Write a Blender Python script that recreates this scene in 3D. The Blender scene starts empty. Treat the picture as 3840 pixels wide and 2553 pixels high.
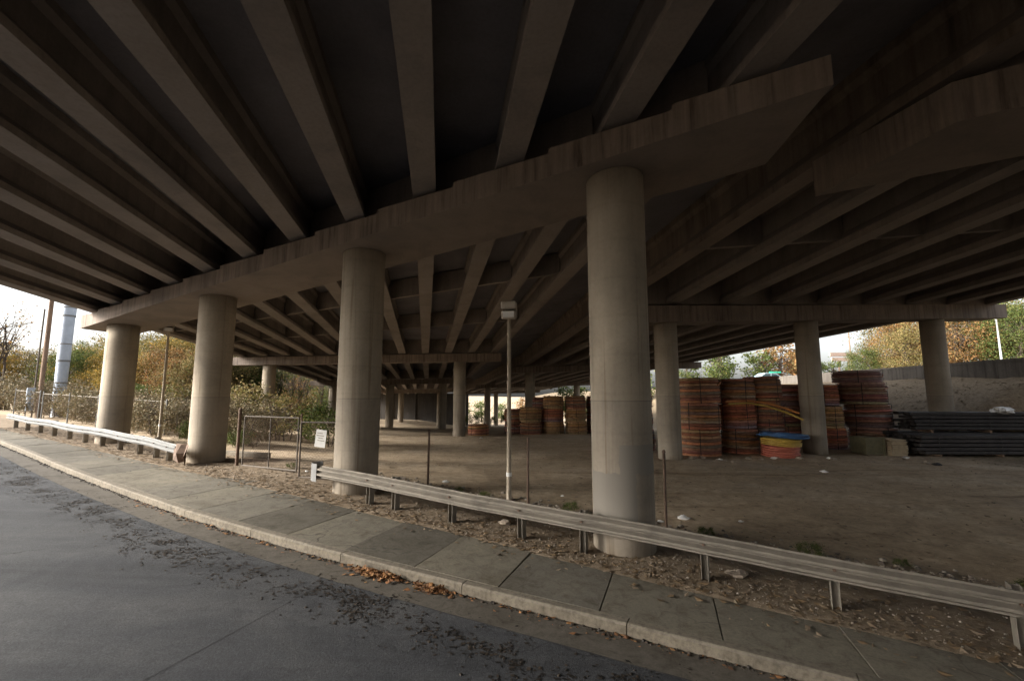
import bpy, math, random
from mathutils import Vector, Matrix, noise as mnoise
R = math.radians
sc = bpy.context.scene
col = sc.collection
rnd = random.Random(7)

# ------------------------------------------------------------------ helpers
U = (-.872, .4895)          # along the road, to the left
N = (.4895, .872)           # across the road, away from the camera
def lerp_table(tab, x):
    if x <= tab[0][0]: return tab[0][1]
    for (a, b), (c, d) in zip(tab, tab[1:]):
        if x <= c: return b + (d - b) * (x - a) / (c - a)
    return tab[-1][1]
def sm(a, b, x):
    t = max(0., min(1., (x - a) / (b - a))); return t * t * (3 - 2 * t)
def W(s, d): return (s * U[0] + d * N[0], s * U[1] + d * N[1])
def SD(x, y): return (x * U[0] + y * U[1], x * N[0] + y * N[1])
HS = [(-200, -3), (-30, -1.0), (-15, -.5), (0, -.03), (2.5, .06), (9.95, .355), (17.6, .59), (25.5, .83), (40, 1.25), (80, 2.2), (400, 4)]
def hs(s): return lerp_table(HS, s)
KD = [(-200, 7.0), (-30, 6.9), (-8, 6.62), (-.8, 6.33), (2.5, 6.03), (5, 5.76), (7.5, 5.56), (10.85, 5.4), (15.6, 5.52), (20, 5.72), (25, 6.05), (35, 6.6), (60, 7.2), (400, 7.4)]
def kd(s):
    return (lerp_table(KD, s - 1) + lerp_table(KD, s) + lerp_table(KD, s + 1)) / 3
LY = [(-50, .3), (15, .05), (25, -.1), (37, -.5), (62, -1.9), (110, -5), (160, -6), (2000, -6)]
def bump(x, y):
    return (math.sin(x * 1.3 + y * .7) + math.sin(x * .53 - y * 1.1 + 2) + math.sin(x * 2.7 + 1.3 * y + 1)) / 3
def G(x, y):                 # height of the dirt ground
    s, d = SD(x, y)
    lot = lerp_table(LY, y)
    lot += (.8 * sm(-8, -20, x) + 1.0 * sm(-20, -40, x)) * (1 - .8 * sm(45, 66, y)) + 1.2 * sm(62, 100, y) * sm(-14, -24, x)
    e = max(0., min(1., (x - 21 - max(0, y - 40) * .05 - max(0, 25.2 - y) * 2.6) / 10.3))
    top = 4.1
    if y > 5: lot = lot + (top - lot) * e * sm(5, 14, y)
    w = sm(9.6, 18, d)
    z = hs(s) * (1 - w) + lot * w
    if d > 7.7: z += .035 * bump(x * 1.5, y * 1.5) * sm(7.7, 9.2, d) + .05 * bump(x * .4, y * .4) * w
    return z

class MB:
    def __init__(s): s.v = []; s.f = []; s.c = []; s.sm = False
    def add(s, vs, fs, c=None):
        o = len(s.v); s.v += [tuple(v) for v in vs]; s.f += [tuple(i + o for i in f) for f in fs]
        s.c += [c] * len(fs)
        return s
    def box(s, c, size, rz=0, rx=0, ry=0):
        m = Matrix.Rotation(rz, 3, 'Z') @ Matrix.Rotation(ry, 3, 'Y') @ Matrix.Rotation(rx, 3, 'X')
        vs = []
        for z in (-.5, .5):
            for y in (-.5, .5):
                for x in (-.5, .5):
                    vs.append(Vector(c) + m @ Vector((x * size[0], y * size[1], z * size[2])))
        return s.add(vs, [(0, 2, 3, 1), (4, 5, 7, 6), (0, 1, 5, 4), (2, 6, 7, 3), (0, 4, 6, 2), (1, 3, 7, 5)])
    def bevbox(s, c, size, b, rz=0, rx=0, ry=0):
        m = Matrix.Rotation(rz, 3, 'Z') @ Matrix.Rotation(ry, 3, 'Y') @ Matrix.Rotation(rx, 3, 'X')
        hx, hy, hz = size[0] / 2, size[1] / 2, size[2] / 2
        rings = []
        for z, i in ((-hz, b), (-hz + b, 0), (hz - b, 0), (hz, b)):
            k = b + i
            rings.append([(-hx + k, -hy + i, z), (hx - k, -hy + i, z), (hx - i, -hy + k, z), (hx - i, hy - k, z), (hx - k, hy - i, z), (-hx + k, hy - i, z), (-hx + i, hy - k, z), (-hx + i, -hy + k, z)])
        vs = [Vector(c) + m @ Vector(p) for r in rings for p in r]
        fs = [tuple(range(7, -1, -1)), tuple(range(24, 32))]
        for j in range(3):
            for i in range(8):
                fs.append((j * 8 + i, j * 8 + (i + 1) % 8, j * 8 + 8 + (i + 1) % 8, j * 8 + 8 + i))
        return s.add(vs, fs)
    def tube(s, pts, rad, n=8, cap=True, c=None):
        pts = [Vector(p) for p in pts]
        if not isinstance(rad, (list, tuple)): rad = [rad] * len(pts)
        vs = []; fs = []
        up = Vector((.31, .17, .93))
        for i, p in enumerate(pts):
            a = pts[max(i - 1, 0)]; b = pts[min(i + 1, len(pts) - 1)]
            t = (b - a).normalized()
            x = t.cross(up)
            if x.length < .05: x = t.cross(Vector((1, 0, 0)))
            x.normalize(); y = t.cross(x)
            for k in range(n):
                an = 2 * math.pi * k / n
                vs.append(p + (x * math.cos(an) + y * math.sin(an)) * rad[i])
        for i in range(len(pts) - 1):
            for k in range(n):
                fs.append((i * n + k, i * n + (k + 1) % n, (i + 1) * n + (k + 1) % n, (i + 1) * n + k))
        if cap:
            fs.append(tuple(range(n))); fs.append(tuple((len(pts) - 1) * n + k for k in reversed(range(n))))
        return s.add(vs, fs, c)
    def ring(s, c, rad, r, n=36, m=7, tilt=(0, 0), wob=0, ph=0, colr=None):
        vs = []; fs = []
        for i in range(n):
            a = 2 * math.pi * i / n
            rr = rad + wob * math.sin(2 * a + ph) + wob * .6 * math.sin(5 * a + ph * 2)
            zz = c[2] + tilt[0] * math.cos(a) + tilt[1] * math.sin(a) + wob * .5 * math.sin(3 * a + ph)
            for k in range(m):
                b = 2 * math.pi * k / m
                q = rr + r * math.cos(b)
                vs.append((c[0] + q * math.cos(a), c[1] + q * math.sin(a), zz + r * math.sin(b)))
        for i in range(n):
            for k in range(m):
                fs.append((i * m + k, ((i + 1) % n) * m + k, ((i + 1) % n) * m + (k + 1) % m, i * m + (k + 1) % m))
        return s.add(vs, fs, colr)
    def sweep(s, prof, pts, closed=True, cap=True):      # prof: list of (across, up); pts: list of (pos, acrossvec)
        n = len(prof); vs = []; fs = []
        for p, ax in pts:
            p = Vector(p); ax = Vector(ax)
            for a, u in prof: vs.append(p + ax * a + Vector((0, 0, u)))
        m = n if closed else n - 1
        for i in range(len(pts) - 1):
            for k in range(m):
                fs.append((i * n + k, i * n + (k + 1) % n, (i + 1) * n + (k + 1) % n, (i + 1) * n + k))
        if closed and cap:
            fs.append(tuple(reversed(range(n)))); fs.append(tuple((len(pts) - 1) * n + k for k in range(n)))
        return s.add(vs, fs)
    def build(s, name, mat, parent=None, smooth=False, fix=False):
        me = bpy.data.meshes.new(name)
        off = Vector(parent.location) if parent is not None else Vector((0, 0, 0))
        if parent is not None and parent.parent is not None: off = off + parent.parent.location
        me.from_pydata([tuple(Vector(v) - off) for v in s.v], [], s.f)
        if any(c is not None for c in s.c):
            at = me.attributes.new('tone', 'FLOAT_COLOR', 'FACE')
            for i, c in enumerate(s.c): at.data[i].color = (*(c or (1, 1, 1)), 1)
        if fix:
            import bmesh
            bm = bmesh.new(); bm.from_mesh(me); bmesh.ops.recalc_face_normals(bm, faces=bm.faces); bm.to_mesh(me); bm.free()
        if smooth: me.polygons.foreach_set('use_smooth', [True] * len(me.polygons))
        me.materials.append(mat)
        o = bpy.data.objects.new(name, me); col.objects.link(o)
        if parent is not None: o.parent = parent
        return o

def tag(o, label, cat, group=None):
    o['label'] = label; o['category'] = cat
    if group: o['group'] = group
    return o
def struct(o, kind='structure'):
    o['kind'] = kind; return o
def thing(name, label, cat, loc=(0, 0, 0), group=None):
    o = bpy.data.objects.new(name, None); col.objects.link(o); o.empty_display_size = .2
    o.location = loc
    return tag(o, label, cat, group)
def dup(root, loc, rz=0, label=None, group=None, scale=None, tilt=None):
    r = root.copy(); col.objects.link(r); r.location = loc
    r.rotation_euler = (tilt[0] if tilt else 0, tilt[1] if tilt else 0, rz)
    if scale: r.scale = scale if isinstance(scale, (tuple, list)) else (scale,) * 3
    if label: r['label'] = label
    if group: r['group'] = group
    for ch in list(root.children):
        c = ch.copy(); col.objects.link(c); c.parent = r
        for g in list(ch.children):
            e = g.copy(); col.objects.link(e); e.parent = c
    return r

# ------------------------------------------------------------------ materials
def mat(name):
    m = bpy.data.materials.new(name); m.use_nodes = True
    nt = m.node_tree; return m, nt, nt.nodes['Principled BSDF']
def nd(nt, t, **k):
    n = nt.nodes.new(t)
    for a, b in k.items():
        if a in n.inputs: n.inputs[a].default_value = b
        else: setattr(n, a, b)
    return n
def coords(nt, scale=(1, 1, 1), kind='Object'):
    t = nd(nt, 'ShaderNodeTexCoord'); m = nd(nt, 'ShaderNodeMapping'); m.inputs['Scale'].default_value = scale
    if kind == 'Position':
        g = nd(nt, 'ShaderNodeNewGeometry'); nt.links.new(g.outputs['Position'], m.inputs[0])
    else: nt.links.new(t.outputs[kind], m.inputs[0])
    return m.outputs[0]
def noise(nt, vec, scale, detail=6, rough=.6, dist=0):
    n = nd(nt, 'ShaderNodeTexNoise'); n.inputs['Scale'].default_value = scale; n.inputs['Detail'].default_value = detail
    n.inputs['Roughness'].default_value = rough; n.inputs['Distortion'].default_value = dist
    nt.links.new(vec, n.inputs['Vector']); return n.outputs['Fac']
def ramp(nt, fac, stops, interp='LINEAR'):
    r = nd(nt, 'ShaderNodeValToRGB'); cr = r.color_ramp; cr.interpolation = interp
    while len(cr.elements) < len(stops): cr.elements.new(.5)
    for e, (p, c) in zip(cr.elements, stops):
        e.position = p; e.color = (*c, 1) if len(c) == 3 else c
    nt.links.new(fac, r.inputs[0]); return r.outputs['Color']
def mix(nt, fac, a, b, mode='MIX'):
    n = nd(nt, 'ShaderNodeMix', data_type='RGBA', blend_type=mode)
    for inp, v in ((n.inputs[0], fac), (n.inputs[6], a), (n.inputs[7], b)):
        if hasattr(v, 'is_output') or hasattr(v, 'links'): nt.links.new(v, inp)
        elif isinstance(v, (int, float)): inp.default_value = v
        else: inp.default_value = (*v, 1)
    return n.outputs[2]
def bump_n(nt, b, h, strength=.3, dist=.02):
    n = nd(nt, 'ShaderNodeBump'); n.inputs['Strength'].default_value = strength; n.inputs['Distance'].default_value = dist
    nt.links.new(h, n.inputs['Height']); nt.links.new(n.outputs[0], b.inputs['Normal'])
def g3(v): return (v, v, v)

def concrete(name, base, streak=.5, seam=None, spots=.25, patch=False, kind='Position', sfreq=1.2):
    m, nt, b = mat(name)
    v = coords(nt, kind=kind)
    big = noise(nt, v, .7, 5, .6, .4); fine = noise(nt, v, 14, 5, .7)
    vs = coords(nt, (2.6, 2.6, .16), kind); st = noise(nt, vs, sfreq, 6, .65, .2)
    c = mix(nt, 1.0, base, ramp(nt, big, [(.25, g3(.72)), (.5, (1, .98, .95)), (.75, g3(1.15))]), 'MULTIPLY')
    gn = nd(nt, 'ShaderNodeNewGeometry'); sn = nd(nt, 'ShaderNodeSeparateXYZ'); nt.links.new(gn.outputs['True Normal'], sn.inputs[0])
    an = nd(nt, 'ShaderNodeMath', operation='ABSOLUTE'); nt.links.new(sn.outputs['Z'], an.inputs[0])
    up = nd(nt, 'ShaderNodeMath', operation='LESS_THAN'); nt.links.new(an.outputs[0], up.inputs[0]); up.inputs[1].default_value = .5
    sf = nd(nt, 'ShaderNodeMath', operation='MULTIPLY'); nt.links.new(up.outputs[0], sf.inputs[0]); sf.inputs[1].default_value = streak
    c = mix(nt, sf.outputs[0], c, ramp(nt, st, [(.3, (.38, .35, .31)), (.46, (.85, .82, .78)), (.6, (1.05, 1.02, .98)), (.75, (1.25, 1.2, 1.12))]), 'MULTIPLY')
    c = mix(nt, spots, c, ramp(nt, fine, [(.3, g3(.55)), (.55, g3(1)), (.8, g3(1.2))]), 'MULTIPLY')
    if seam is not None:
        g = nd(nt, 'ShaderNodeNewGeometry'); sp = nd(nt, 'ShaderNodeSeparateXYZ'); nt.links.new(g.outputs['Position'], sp.inputs[0])
        z = sp.outputs['Z']
        d = nd(nt, 'ShaderNodeMath', operation='SUBTRACT'); nt.links.new(z, d.inputs[0]); d.inputs[1].default_value = seam
        below = nd(nt, 'ShaderNodeMath', operation='LESS_THAN'); nt.links.new(d.outputs[0], below.inputs[0]); below.inputs[1].default_value = 0
        c = mix(nt, below.outputs[0], c, mix(nt, 1., c, (.90, .91, .94), 'MULTIPLY'))
        ab = nd(nt, 'ShaderNodeMath', operation='ABSOLUTE'); nt.links.new(d.outputs[0], ab.inputs[0])
        ln = nd(nt, 'ShaderNodeMath', operation='LESS_THAN'); nt.links.new(ab.outputs[0], ln.inputs[0]); ln.inputs[1].default_value = .012
        lf = nd(nt, 'ShaderNodeMath', operation='MULTIPLY'); nt.links.new(ln.outputs[0], lf.inputs[0]); lf.inputs[1].default_value = .45
        c = mix(nt, lf.outputs[0], c, (.13, .11, .09))
        # splash dirt on the foot of the column, board marks of the formwork higher up
        oc = nd(nt, 'ShaderNodeTexCoord'); oz = nd(nt, 'ShaderNodeSeparateXYZ'); nt.links.new(oc.outputs['Object'], oz.inputs[0])
        sp_ = nd(nt, 'ShaderNodeMath', operation='MULTIPLY_ADD'); nt.links.new(st, sp_.inputs[0]); sp_.inputs[1].default_value = 1.5; nt.links.new(oz.outputs['Z'], sp_.inputs[2])
        c = mix(nt, .75, c, ramp(nt, sp_.outputs[0], [(.45, (.42, .36, .28)), (.75, (.8, .76, .7)), (1., g3(1))]), 'MULTIPLY')
        wv = nd(nt, 'ShaderNodeTexWave', wave_type='BANDS', bands_direction='Z'); wv.inputs['Scale'].default_value = .42; wv.inputs['Distortion'].default_value = .6
        nt.links.new(v, wv.inputs['Vector'])
        c = mix(nt, .18, c, ramp(nt, wv.outputs['Fac'], [(0, g3(.72)), (.03, g3(1)), (.97, g3(1)), (1, g3(1.06))]), 'MULTIPLY')
        wc = coords(nt, (5., 5., .10), kind); wr = noise(nt, wc, 1.4, 4, .6, .3)
        c = mix(nt, .55, c, ramp(nt, wr, [(.30, (.55, .47, .38)), (.40, g3(1)), (.66, g3(1)), (.76, (1.14, 1.14, 1.12))]), 'MULTIPLY')
        wz = nd(nt, 'ShaderNodeMath', operation='MULTIPLY_ADD'); nt.links.new(st, wz.inputs[0]); wz.inputs[1].default_value = -.8; nt.links.new(z, wz.inputs[2])
    if patch:      # squares of grey paint rolled over graffiti
        br = nd(nt, 'ShaderNodeTexBrick'); br.inputs['Scale'].default_value = 1.0
        br.inputs['Brick Width'].default_value = 1.3; br.inputs['Row Height'].default_value = .85; br.inputs['Mortar Size'].default_value = .0
        br.inputs['Color1'].default_value = (0, 0, 0, 1); br.inputs['Color2'].default_value = (1, 1, 1, 1)
        br.offset = .4
        g2 = nd(nt, 'ShaderNodeTexCoord'); spp = nd(nt, 'ShaderNodeSeparateXYZ'); nt.links.new(g2.outputs['Object'], spp.inputs[0])
        at = nd(nt, 'ShaderNodeMath', operation='ARCTAN2'); nt.links.new(spp.outputs['Y'], at.inputs[0]); nt.links.new(spp.outputs['X'], at.inputs[1])
        cb = nd(nt, 'ShaderNodeCombineXYZ'); nt.links.new(at.outputs[0], cb.inputs[0]); nt.links.new(spp.outputs['Z'], cb.inputs[1])
        ad = nd(nt, 'ShaderNodeVectorMath', operation='ADD'); nz = nd(nt, 'ShaderNodeTexNoise'); nz.inputs['Scale'].default_value = 6
        nt.links.new(v, nz.inputs['Vector'])
        sca = nd(nt, 'ShaderNodeVectorMath', operation='SCALE'); sca.inputs['Scale'].default_value = .16; nt.links.new(nz.outputs['Color'], sca.inputs[0])
        nt.links.new(cb.outputs[0], ad.inputs[0]); nt.links.new(sca.outputs[0], ad.inputs[1]); nt.links.new(ad.outputs[0], br.inputs['Vector'])
        lo = nd(nt, 'ShaderNodeMath', operation='LESS_THAN'); nt.links.new(spp.outputs['Z'], lo.inputs[0]); lo.inputs[1].default_value = 2.15
        hi = nd(nt, 'ShaderNodeMath', operation='GREATER_THAN'); nt.links.new(spp.outputs['Z'], hi.inputs[0]); hi.inputs[1].default_value = .75
        m1 = nd(nt, 'ShaderNodeMath', operation='MULTIPLY'); nt.links.new(lo.outputs[0], m1.inputs[0]); nt.links.new(hi.outputs[0], m1.inputs[1])
        m2 = nd(nt, 'ShaderNodeMath', operation='MULTIPLY'); nt.links.new(m1.outputs[0], m2.inputs[0]); nt.links.new(ramp(nt, br.outputs['Color'], [(.42, g3(0)), (.46, g3(1))]), m2.inputs[1])
        m3 = nd(nt, 'ShaderNodeMath', operation='MULTIPLY'); nt.links.new(m2.outputs[0], m3.inputs[0]); m3.inputs[1].default_value = .9
        c = mix(nt, m3.outputs[0], c, (base[0] * .66, base[1] * .69, base[2] * .74))
    nt.links.new(c, b.inputs['Base Color']); b.inputs['Roughness'].default_value = .88
    b.inputs['Specular IOR Level'].default_value = .25
    bump_n(nt, b, fine, .25, .01)
    return m

def plain(name, c, rough=.6, metal=0, var=.3, scale=6, streaks=False, spec=.4):
    m, nt, b = mat(name)
    v = coords(nt, (1, 1, .25) if streaks else (1, 1, 1), 'Object')
    f = noise(nt, v, scale, 6, .65)
    cc = mix(nt, 1., c, ramp(nt, f, [(.25, g3(1 - var)), (.5, g3(1)), (.78, g3(1 + var * .7))]), 'MULTIPLY')
    nt.links.new(cc, b.inputs['Base Color']); b.inputs['Roughness'].default_value = rough; b.inputs['Metallic'].default_value = metal
    b.inputs['Specular IOR Level'].default_value = spec
    return m

def ground_mat(name, cols, scale=1., rough=.95, bstr=.4, bdist=.03, pebble=True):
    m, nt, b = mat(name)
    v = coords(nt, kind='Position')
    a = noise(nt, v, .35 * scale, 8, .62, .6); f = noise(nt, v, 9 * scale, 8, .75); f2 = noise(nt, v, 2.2 * scale, 6, .7, .8)
    c = ramp(nt, a, [(.3, cols[0]), (.5, cols[1]), (.68, cols[2])])
    c = mix(nt, .75, c, ramp(nt, f2, [(.3, g3(.55)), (.5, g3(1)), (.7, g3(1.3))]), 'MULTIPLY')
    c = mix(nt, .45, c, ramp(nt, f, [(.32, g3(.4)), (.5, g3(1)), (.7, g3(1.4))]), 'MULTIPLY')
    if pebble:
        vo = nd(nt, 'ShaderNodeTexVoronoi'); vo.inputs['Scale'].default_value = 16 * scale; nt.links.new(v, vo.inputs['Vector'])
        pm = ramp(nt, vo.outputs['Distance'], [(.12, g3(1)), (.2, g3(0))])
        sel = ramp(nt, vo.outputs['Color'], [(.74, g3(0)), (.8, g3(.7))])
        pp = mix(nt, 1., pm, sel, 'MULTIPLY')
        pq = nd(nt, 'ShaderNodeHueSaturation'); pq.inputs['Saturation'].default_value = .15; pq.inputs['Value'].default_value = .4; nt.links.new(vo.outputs['Color'], pq.inputs['Color'])
        c = mix(nt, pp, c, mix(nt, .6, pq.outputs[0], (.2, .16, .12)))
    nt.links.new(c, b.inputs['Base Color']); b.inputs['Roughness'].default_value = rough; b.inputs['Specular IOR Level'].default_value = .15
    bump_n(nt, b, f, bstr, bdist)
    return m

def leaf_mat(name, cols, trans=.35):
    m, nt, b = mat(name)
    g = nd(nt, 'ShaderNodeNewGeometry')
    c = ramp(nt, g.outputs['Random Per Island'], [(i / max(1, len(cols) - 1), x) for i, x in enumerate(cols)])
    oi = nd(nt, 'ShaderNodeObjectInfo')
    c = mix(nt, .5, c, ramp(nt, oi.outputs['Random'], [(0, g3(.7)), (1, g3(1.25))]), 'MULTIPLY')
    hsv = nd(nt, 'ShaderNodeHueSaturation'); hsv.inputs['Saturation'].default_value = .95; hsv.inputs['Value'].default_value = 1.12; nt.links.new(c, hsv.inputs['Color']); c = hsv.outputs[0]
    nt.links.new(c, b.inputs['Base Color']); b.inputs['Roughness'].default_value = .7; b.inputs['Specular IOR Level'].default_value = .2
    t = nd(nt, 'ShaderNodeBsdfTranslucent'); nt.links.new(c, t.inputs['Color'])
    ms = nd(nt, 'ShaderNodeMixShader'); ms.inputs[0].default_value = trans
    out = nt.nodes['Material Output']
    nt.links.new(b.outputs[0], ms.inputs[1]); nt.links.new(t.outputs[0], ms.inputs[2]); nt.links.new(ms.outputs[0], out.inputs['Surface'])
    return m

M = {}
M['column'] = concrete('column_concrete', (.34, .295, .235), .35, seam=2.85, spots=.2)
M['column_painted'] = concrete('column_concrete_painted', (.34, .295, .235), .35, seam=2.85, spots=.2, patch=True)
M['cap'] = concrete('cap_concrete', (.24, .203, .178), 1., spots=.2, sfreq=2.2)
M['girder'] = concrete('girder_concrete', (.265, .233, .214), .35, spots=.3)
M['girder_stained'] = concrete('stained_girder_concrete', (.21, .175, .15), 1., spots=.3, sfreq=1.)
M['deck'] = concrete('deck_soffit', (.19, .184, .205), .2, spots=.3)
M['parapet'] = concrete('parapet_concrete', (.16, .148, .135), .9, spots=.4)
M['end_shade'] = concrete('end_shade_concrete', (.045, .042, .04), .9, spots=.4)  # colour kept near black to stand in for shade at the far end
M['kerb'] = concrete('kerb_concrete', (.155, .137, .11), .6, spots=1.)
M['galv'] = plain('galvanised_steel', (.18, .18, .175), .65, .2, .3, 5, spec=.4)
M['galv_dirty'] = plain('weathered_galvanised_steel', (.19, .168, .137), .7, .2, .4, 3)
M['rust'] = plain('rusty_steel', (.13, .085, .06), .8, .2, .5, 8)
M['pipe'] = plain('dull_grey_pipe', (.11, .092, .075), .75, .1, .4, 7)
M['pole'] = plain('painted_pole', (.40, .34, .26), .55, .2, .3, 6)
M['lamp'] = plain('lamp_housing', (.36, .31, .25), .5, .1, .2, 6)
M['glass'] = plain('lamp_lens', (.62, .60, .56), .15, 0, .1, 3, spec=.6)
M['wood'] = plain('weathered_timber', (.20, .13, .085), .85, 0, .5, 5, True)
M['bark'] = plain('bark', (.085, .065, .05), .95, 0, .5, 9, True)
M['mono'] = plain('pole_light_grey', (.38, .43, .50), .5, .15, .2, 2)
M['white'] = plain('white_board', (.50, .49, .47), .6, 0, .12, 8)
M['plastic'] = plain('white_plastic', (.75, .74, .72), .5, 0, .15, 12)
M['black'] = plain('black_timber', (.035, .030, .028), .75, 0, .6, 6, True)
M['strap'] = plain('black_strap', (.02, .018, .018), .6, 0, .3, 9)
M['pale_wood'] = plain('pale_timber', (.42, .33, .22), .8, 0, .3, 7)
M['olive'] = plain('olive_crate', (.13, .115, .065), .8, 0, .35, 6)
M['blue'] = plain('blue_pipe', (.05, .12, .26), .5, 0, .3, 9)
M['yellow'] = plain('yellow_pipe', (.50, .34, .07), .5, 0, .25, 9)
M['red'] = plain('red_pipe', (.42, .12, .08), .55, 0, .25, 9)
M['orange'] = plain('orange_pipe', (.50, .19, .05), .5, 0, .25, 9)
M['stone'] = plain('stone', (.33, .27, .21), .9, 0, .4, 9)
M['clay'] = ground_mat('red_clay', [(.24, .10, .05), (.33, .15, .075), (.30, .17, .10)], 2)
M['dirt'] = ground_mat('dirt', [(.32, .245, .165), (.41, .32, .22), (.47, .38, .275)], 1)
def leafy_soil(m):
    nt = m.node_tree; b = nt.nodes['Principled BSDF']; src = b.inputs['Base Color'].links[0].from_socket
    v = coords(nt, kind='Position'); sp = nd(nt, 'ShaderNodeSeparateXYZ'); nt.links.new(v, sp.inputs[0])
    n1 = noise(nt, v, .9, 6, .7, .5); n2 = noise(nt, v, 7, 6, .75)
    a = nd(nt, 'ShaderNodeMath', operation='MULTIPLY_ADD'); nt.links.new(n1, a.inputs[0]); a.inputs[1].default_value = 6; nt.links.new(sp.outputs['X'], a.inputs[2])
    f = nd(nt, 'ShaderNodeMapRange'); nt.links.new(a.outputs[0], f.inputs['Value']); f.inputs['From Min'].default_value = 23; f.inputs['From Max'].default_value = 26
    mp = nd(nt, 'ShaderNodeMapping'); mp.inputs['Rotation'].default_value = (0, 0, -.25); mp.inputs['Scale'].default_value = (.06, 1.5, 1); nt.links.new(v, mp.inputs[0])
    tr = noise(nt, mp.outputs[0], 1., 6, .65, .6)
    src = mix(nt, .8, src, ramp(nt, tr, [(.34, (.62, .58, .53)), (.46, g3(1)), (.62, g3(1)), (.72, (1.28, 1.28, 1.28))]), 'MULTIPLY')
    ash = noise(nt, v, .16, 5, .6, .3)
    src = mix(nt, ramp(nt, ash, [(.54, g3(0)), (.70, g3(.35))]), src, (.36, .325, .29))
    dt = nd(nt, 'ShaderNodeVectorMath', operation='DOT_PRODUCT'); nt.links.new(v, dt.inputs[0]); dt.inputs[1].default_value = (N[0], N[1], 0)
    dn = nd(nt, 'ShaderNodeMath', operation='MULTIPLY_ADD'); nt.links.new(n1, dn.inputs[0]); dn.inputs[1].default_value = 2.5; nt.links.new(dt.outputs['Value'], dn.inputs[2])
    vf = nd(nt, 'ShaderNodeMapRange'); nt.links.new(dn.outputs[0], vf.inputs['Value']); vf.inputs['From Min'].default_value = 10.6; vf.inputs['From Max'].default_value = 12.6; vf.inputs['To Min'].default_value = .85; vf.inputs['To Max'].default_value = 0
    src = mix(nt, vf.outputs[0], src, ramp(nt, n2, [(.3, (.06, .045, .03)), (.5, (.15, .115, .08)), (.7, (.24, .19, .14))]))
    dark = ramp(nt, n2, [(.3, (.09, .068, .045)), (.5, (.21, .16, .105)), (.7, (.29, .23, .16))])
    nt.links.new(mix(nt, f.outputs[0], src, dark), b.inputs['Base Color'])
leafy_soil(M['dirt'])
M['tar'] = plain('tar', (.026, .026, .028), .9, 0, .3, 9)
M['carpaint'] = plain('car_paint', (.50, .66, .75), .25, .1, .05, 3, spec=.6)
M['carglass'] = plain('car_glass', (.04, .06, .07), .1, 0, .05, 3, spec=.7)
M['green_sign'] = plain('green_sign', (.03, .40, .24), .5, 0, .1, 3)
M['board_red'] = plain('sign_board_panel', (.30, .22, .18), .6, 0, .1, 3)
M['steel_pole'] = plain('lamp_standard', (.55, .57, .58), .5, .3, .1, 3)

def coil_mat():
    m, nt, b = mat('conduit_plastic')
    a = nd(nt, 'ShaderNodeAttribute', attribute_name='tone')
    v = coords(nt, kind='Object'); f = noise(nt, v, 5, 5, .65)
    c = mix(nt, .8, a.outputs['Color'], ramp(nt, f, [(.3, g3(.5)), (.5, g3(1)), (.75, g3(1.35))]), 'MULTIPLY')
    oi = nd(nt, 'ShaderNodeObjectInfo')
    nt.links.new(c, b.inputs['Base Color']); b.inputs['Roughness'].default_value = .6; b.inputs['Specular IOR Level'].default_value = .3
    return m
M['coil'] = coil_mat()

def asphalt_mat():
    m, nt, b = mat('asphalt')
    v = coords(nt, kind='Position')
    a = noise(nt, v, .45, 8, .65, .8); f = noise(nt, v, 45, 5, .85); mid = noise(nt, v, 5, 7, .75, .4)
    # wheel tracks and oil run along the road
    mp = nd(nt, 'ShaderNodeMapping'); mp.inputs['Rotation'].default_value = (0, 0, -math.atan2(U[1], U[0])); mp.inputs['Scale'].default_value = (.05, 1.1, 1); nt.links.new(v, mp.inputs[0])
    mp.vector_type = 'POINT'
    tr = noise(nt, mp.outputs[0], 1., 5, .6, .2)
    c = ramp(nt, a, [(.3, (.032, .034, .039)), (.5, (.044, .046, .050)), (.7, (.058, .059, .061))])
    c = mix(nt, .8, c, ramp(nt, tr, [(.32, g3(.62)), (.5, g3(1)), (.68, (1.38, 1.34, 1.28))]), 'MULTIPLY')
    c = mix(nt, .8, c, ramp(nt, f, [(.3, g3(.4)), (.5, g3(1)), (.72, g3(1.9))]), 'MULTIPLY')
    c = mix(nt, .8, c, ramp(nt, mid, [(.28, g3(.55)), (.5, g3(1)), (.7, (1.25, 1.22, 1.18))]), 'MULTIPLY')
    nz = nd(nt, 'ShaderNodeTexNoise'); nz.inputs['Scale'].default_value = 1.6; nz.inputs['Detail'].default_value = 6; nt.links.new(v, nz.inputs['Vector'])
    ad = nd(nt, 'ShaderNodeVectorMath', operation='MULTIPLY_ADD'); nt.links.new(nz.outputs['Color'], ad.inputs[0]); ad.inputs[1].default_value = (1.2, 1.2, 1.2); nt.links.new(v, ad.inputs[2])
    vo = nd(nt, 'ShaderNodeTexVoronoi', feature='DISTANCE_TO_EDGE'); vo.inputs['Scale'].default_value = .28; nt.links.new(ad.outputs[0], vo.inputs['Vector'])
    cm = ramp(nt, noise(nt, v, .25, 2, .5), [(.48, g3(0)), (.56, g3(1))])
    cr = mix(nt, 1., ramp(nt, vo.outputs['Distance'], [(.002, g3(.8)), (.006, g3(0))]), cm, 'MULTIPLY')
    c = mix(nt, cr, c, (.016, .016, .017))
    nt.links.new(c, b.inputs['Base Color'])
    rr = ramp(nt, mid, [(.3, g3(.7)), (.7, g3(.92))]); nt.links.new(rr, b.inputs['Roughness'])
    b.inputs['Specular IOR Level'].default_value = .22
    bump_n(nt, b, f, .8, .012)
    return m
M['asphalt'] = asphalt_mat()
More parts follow.
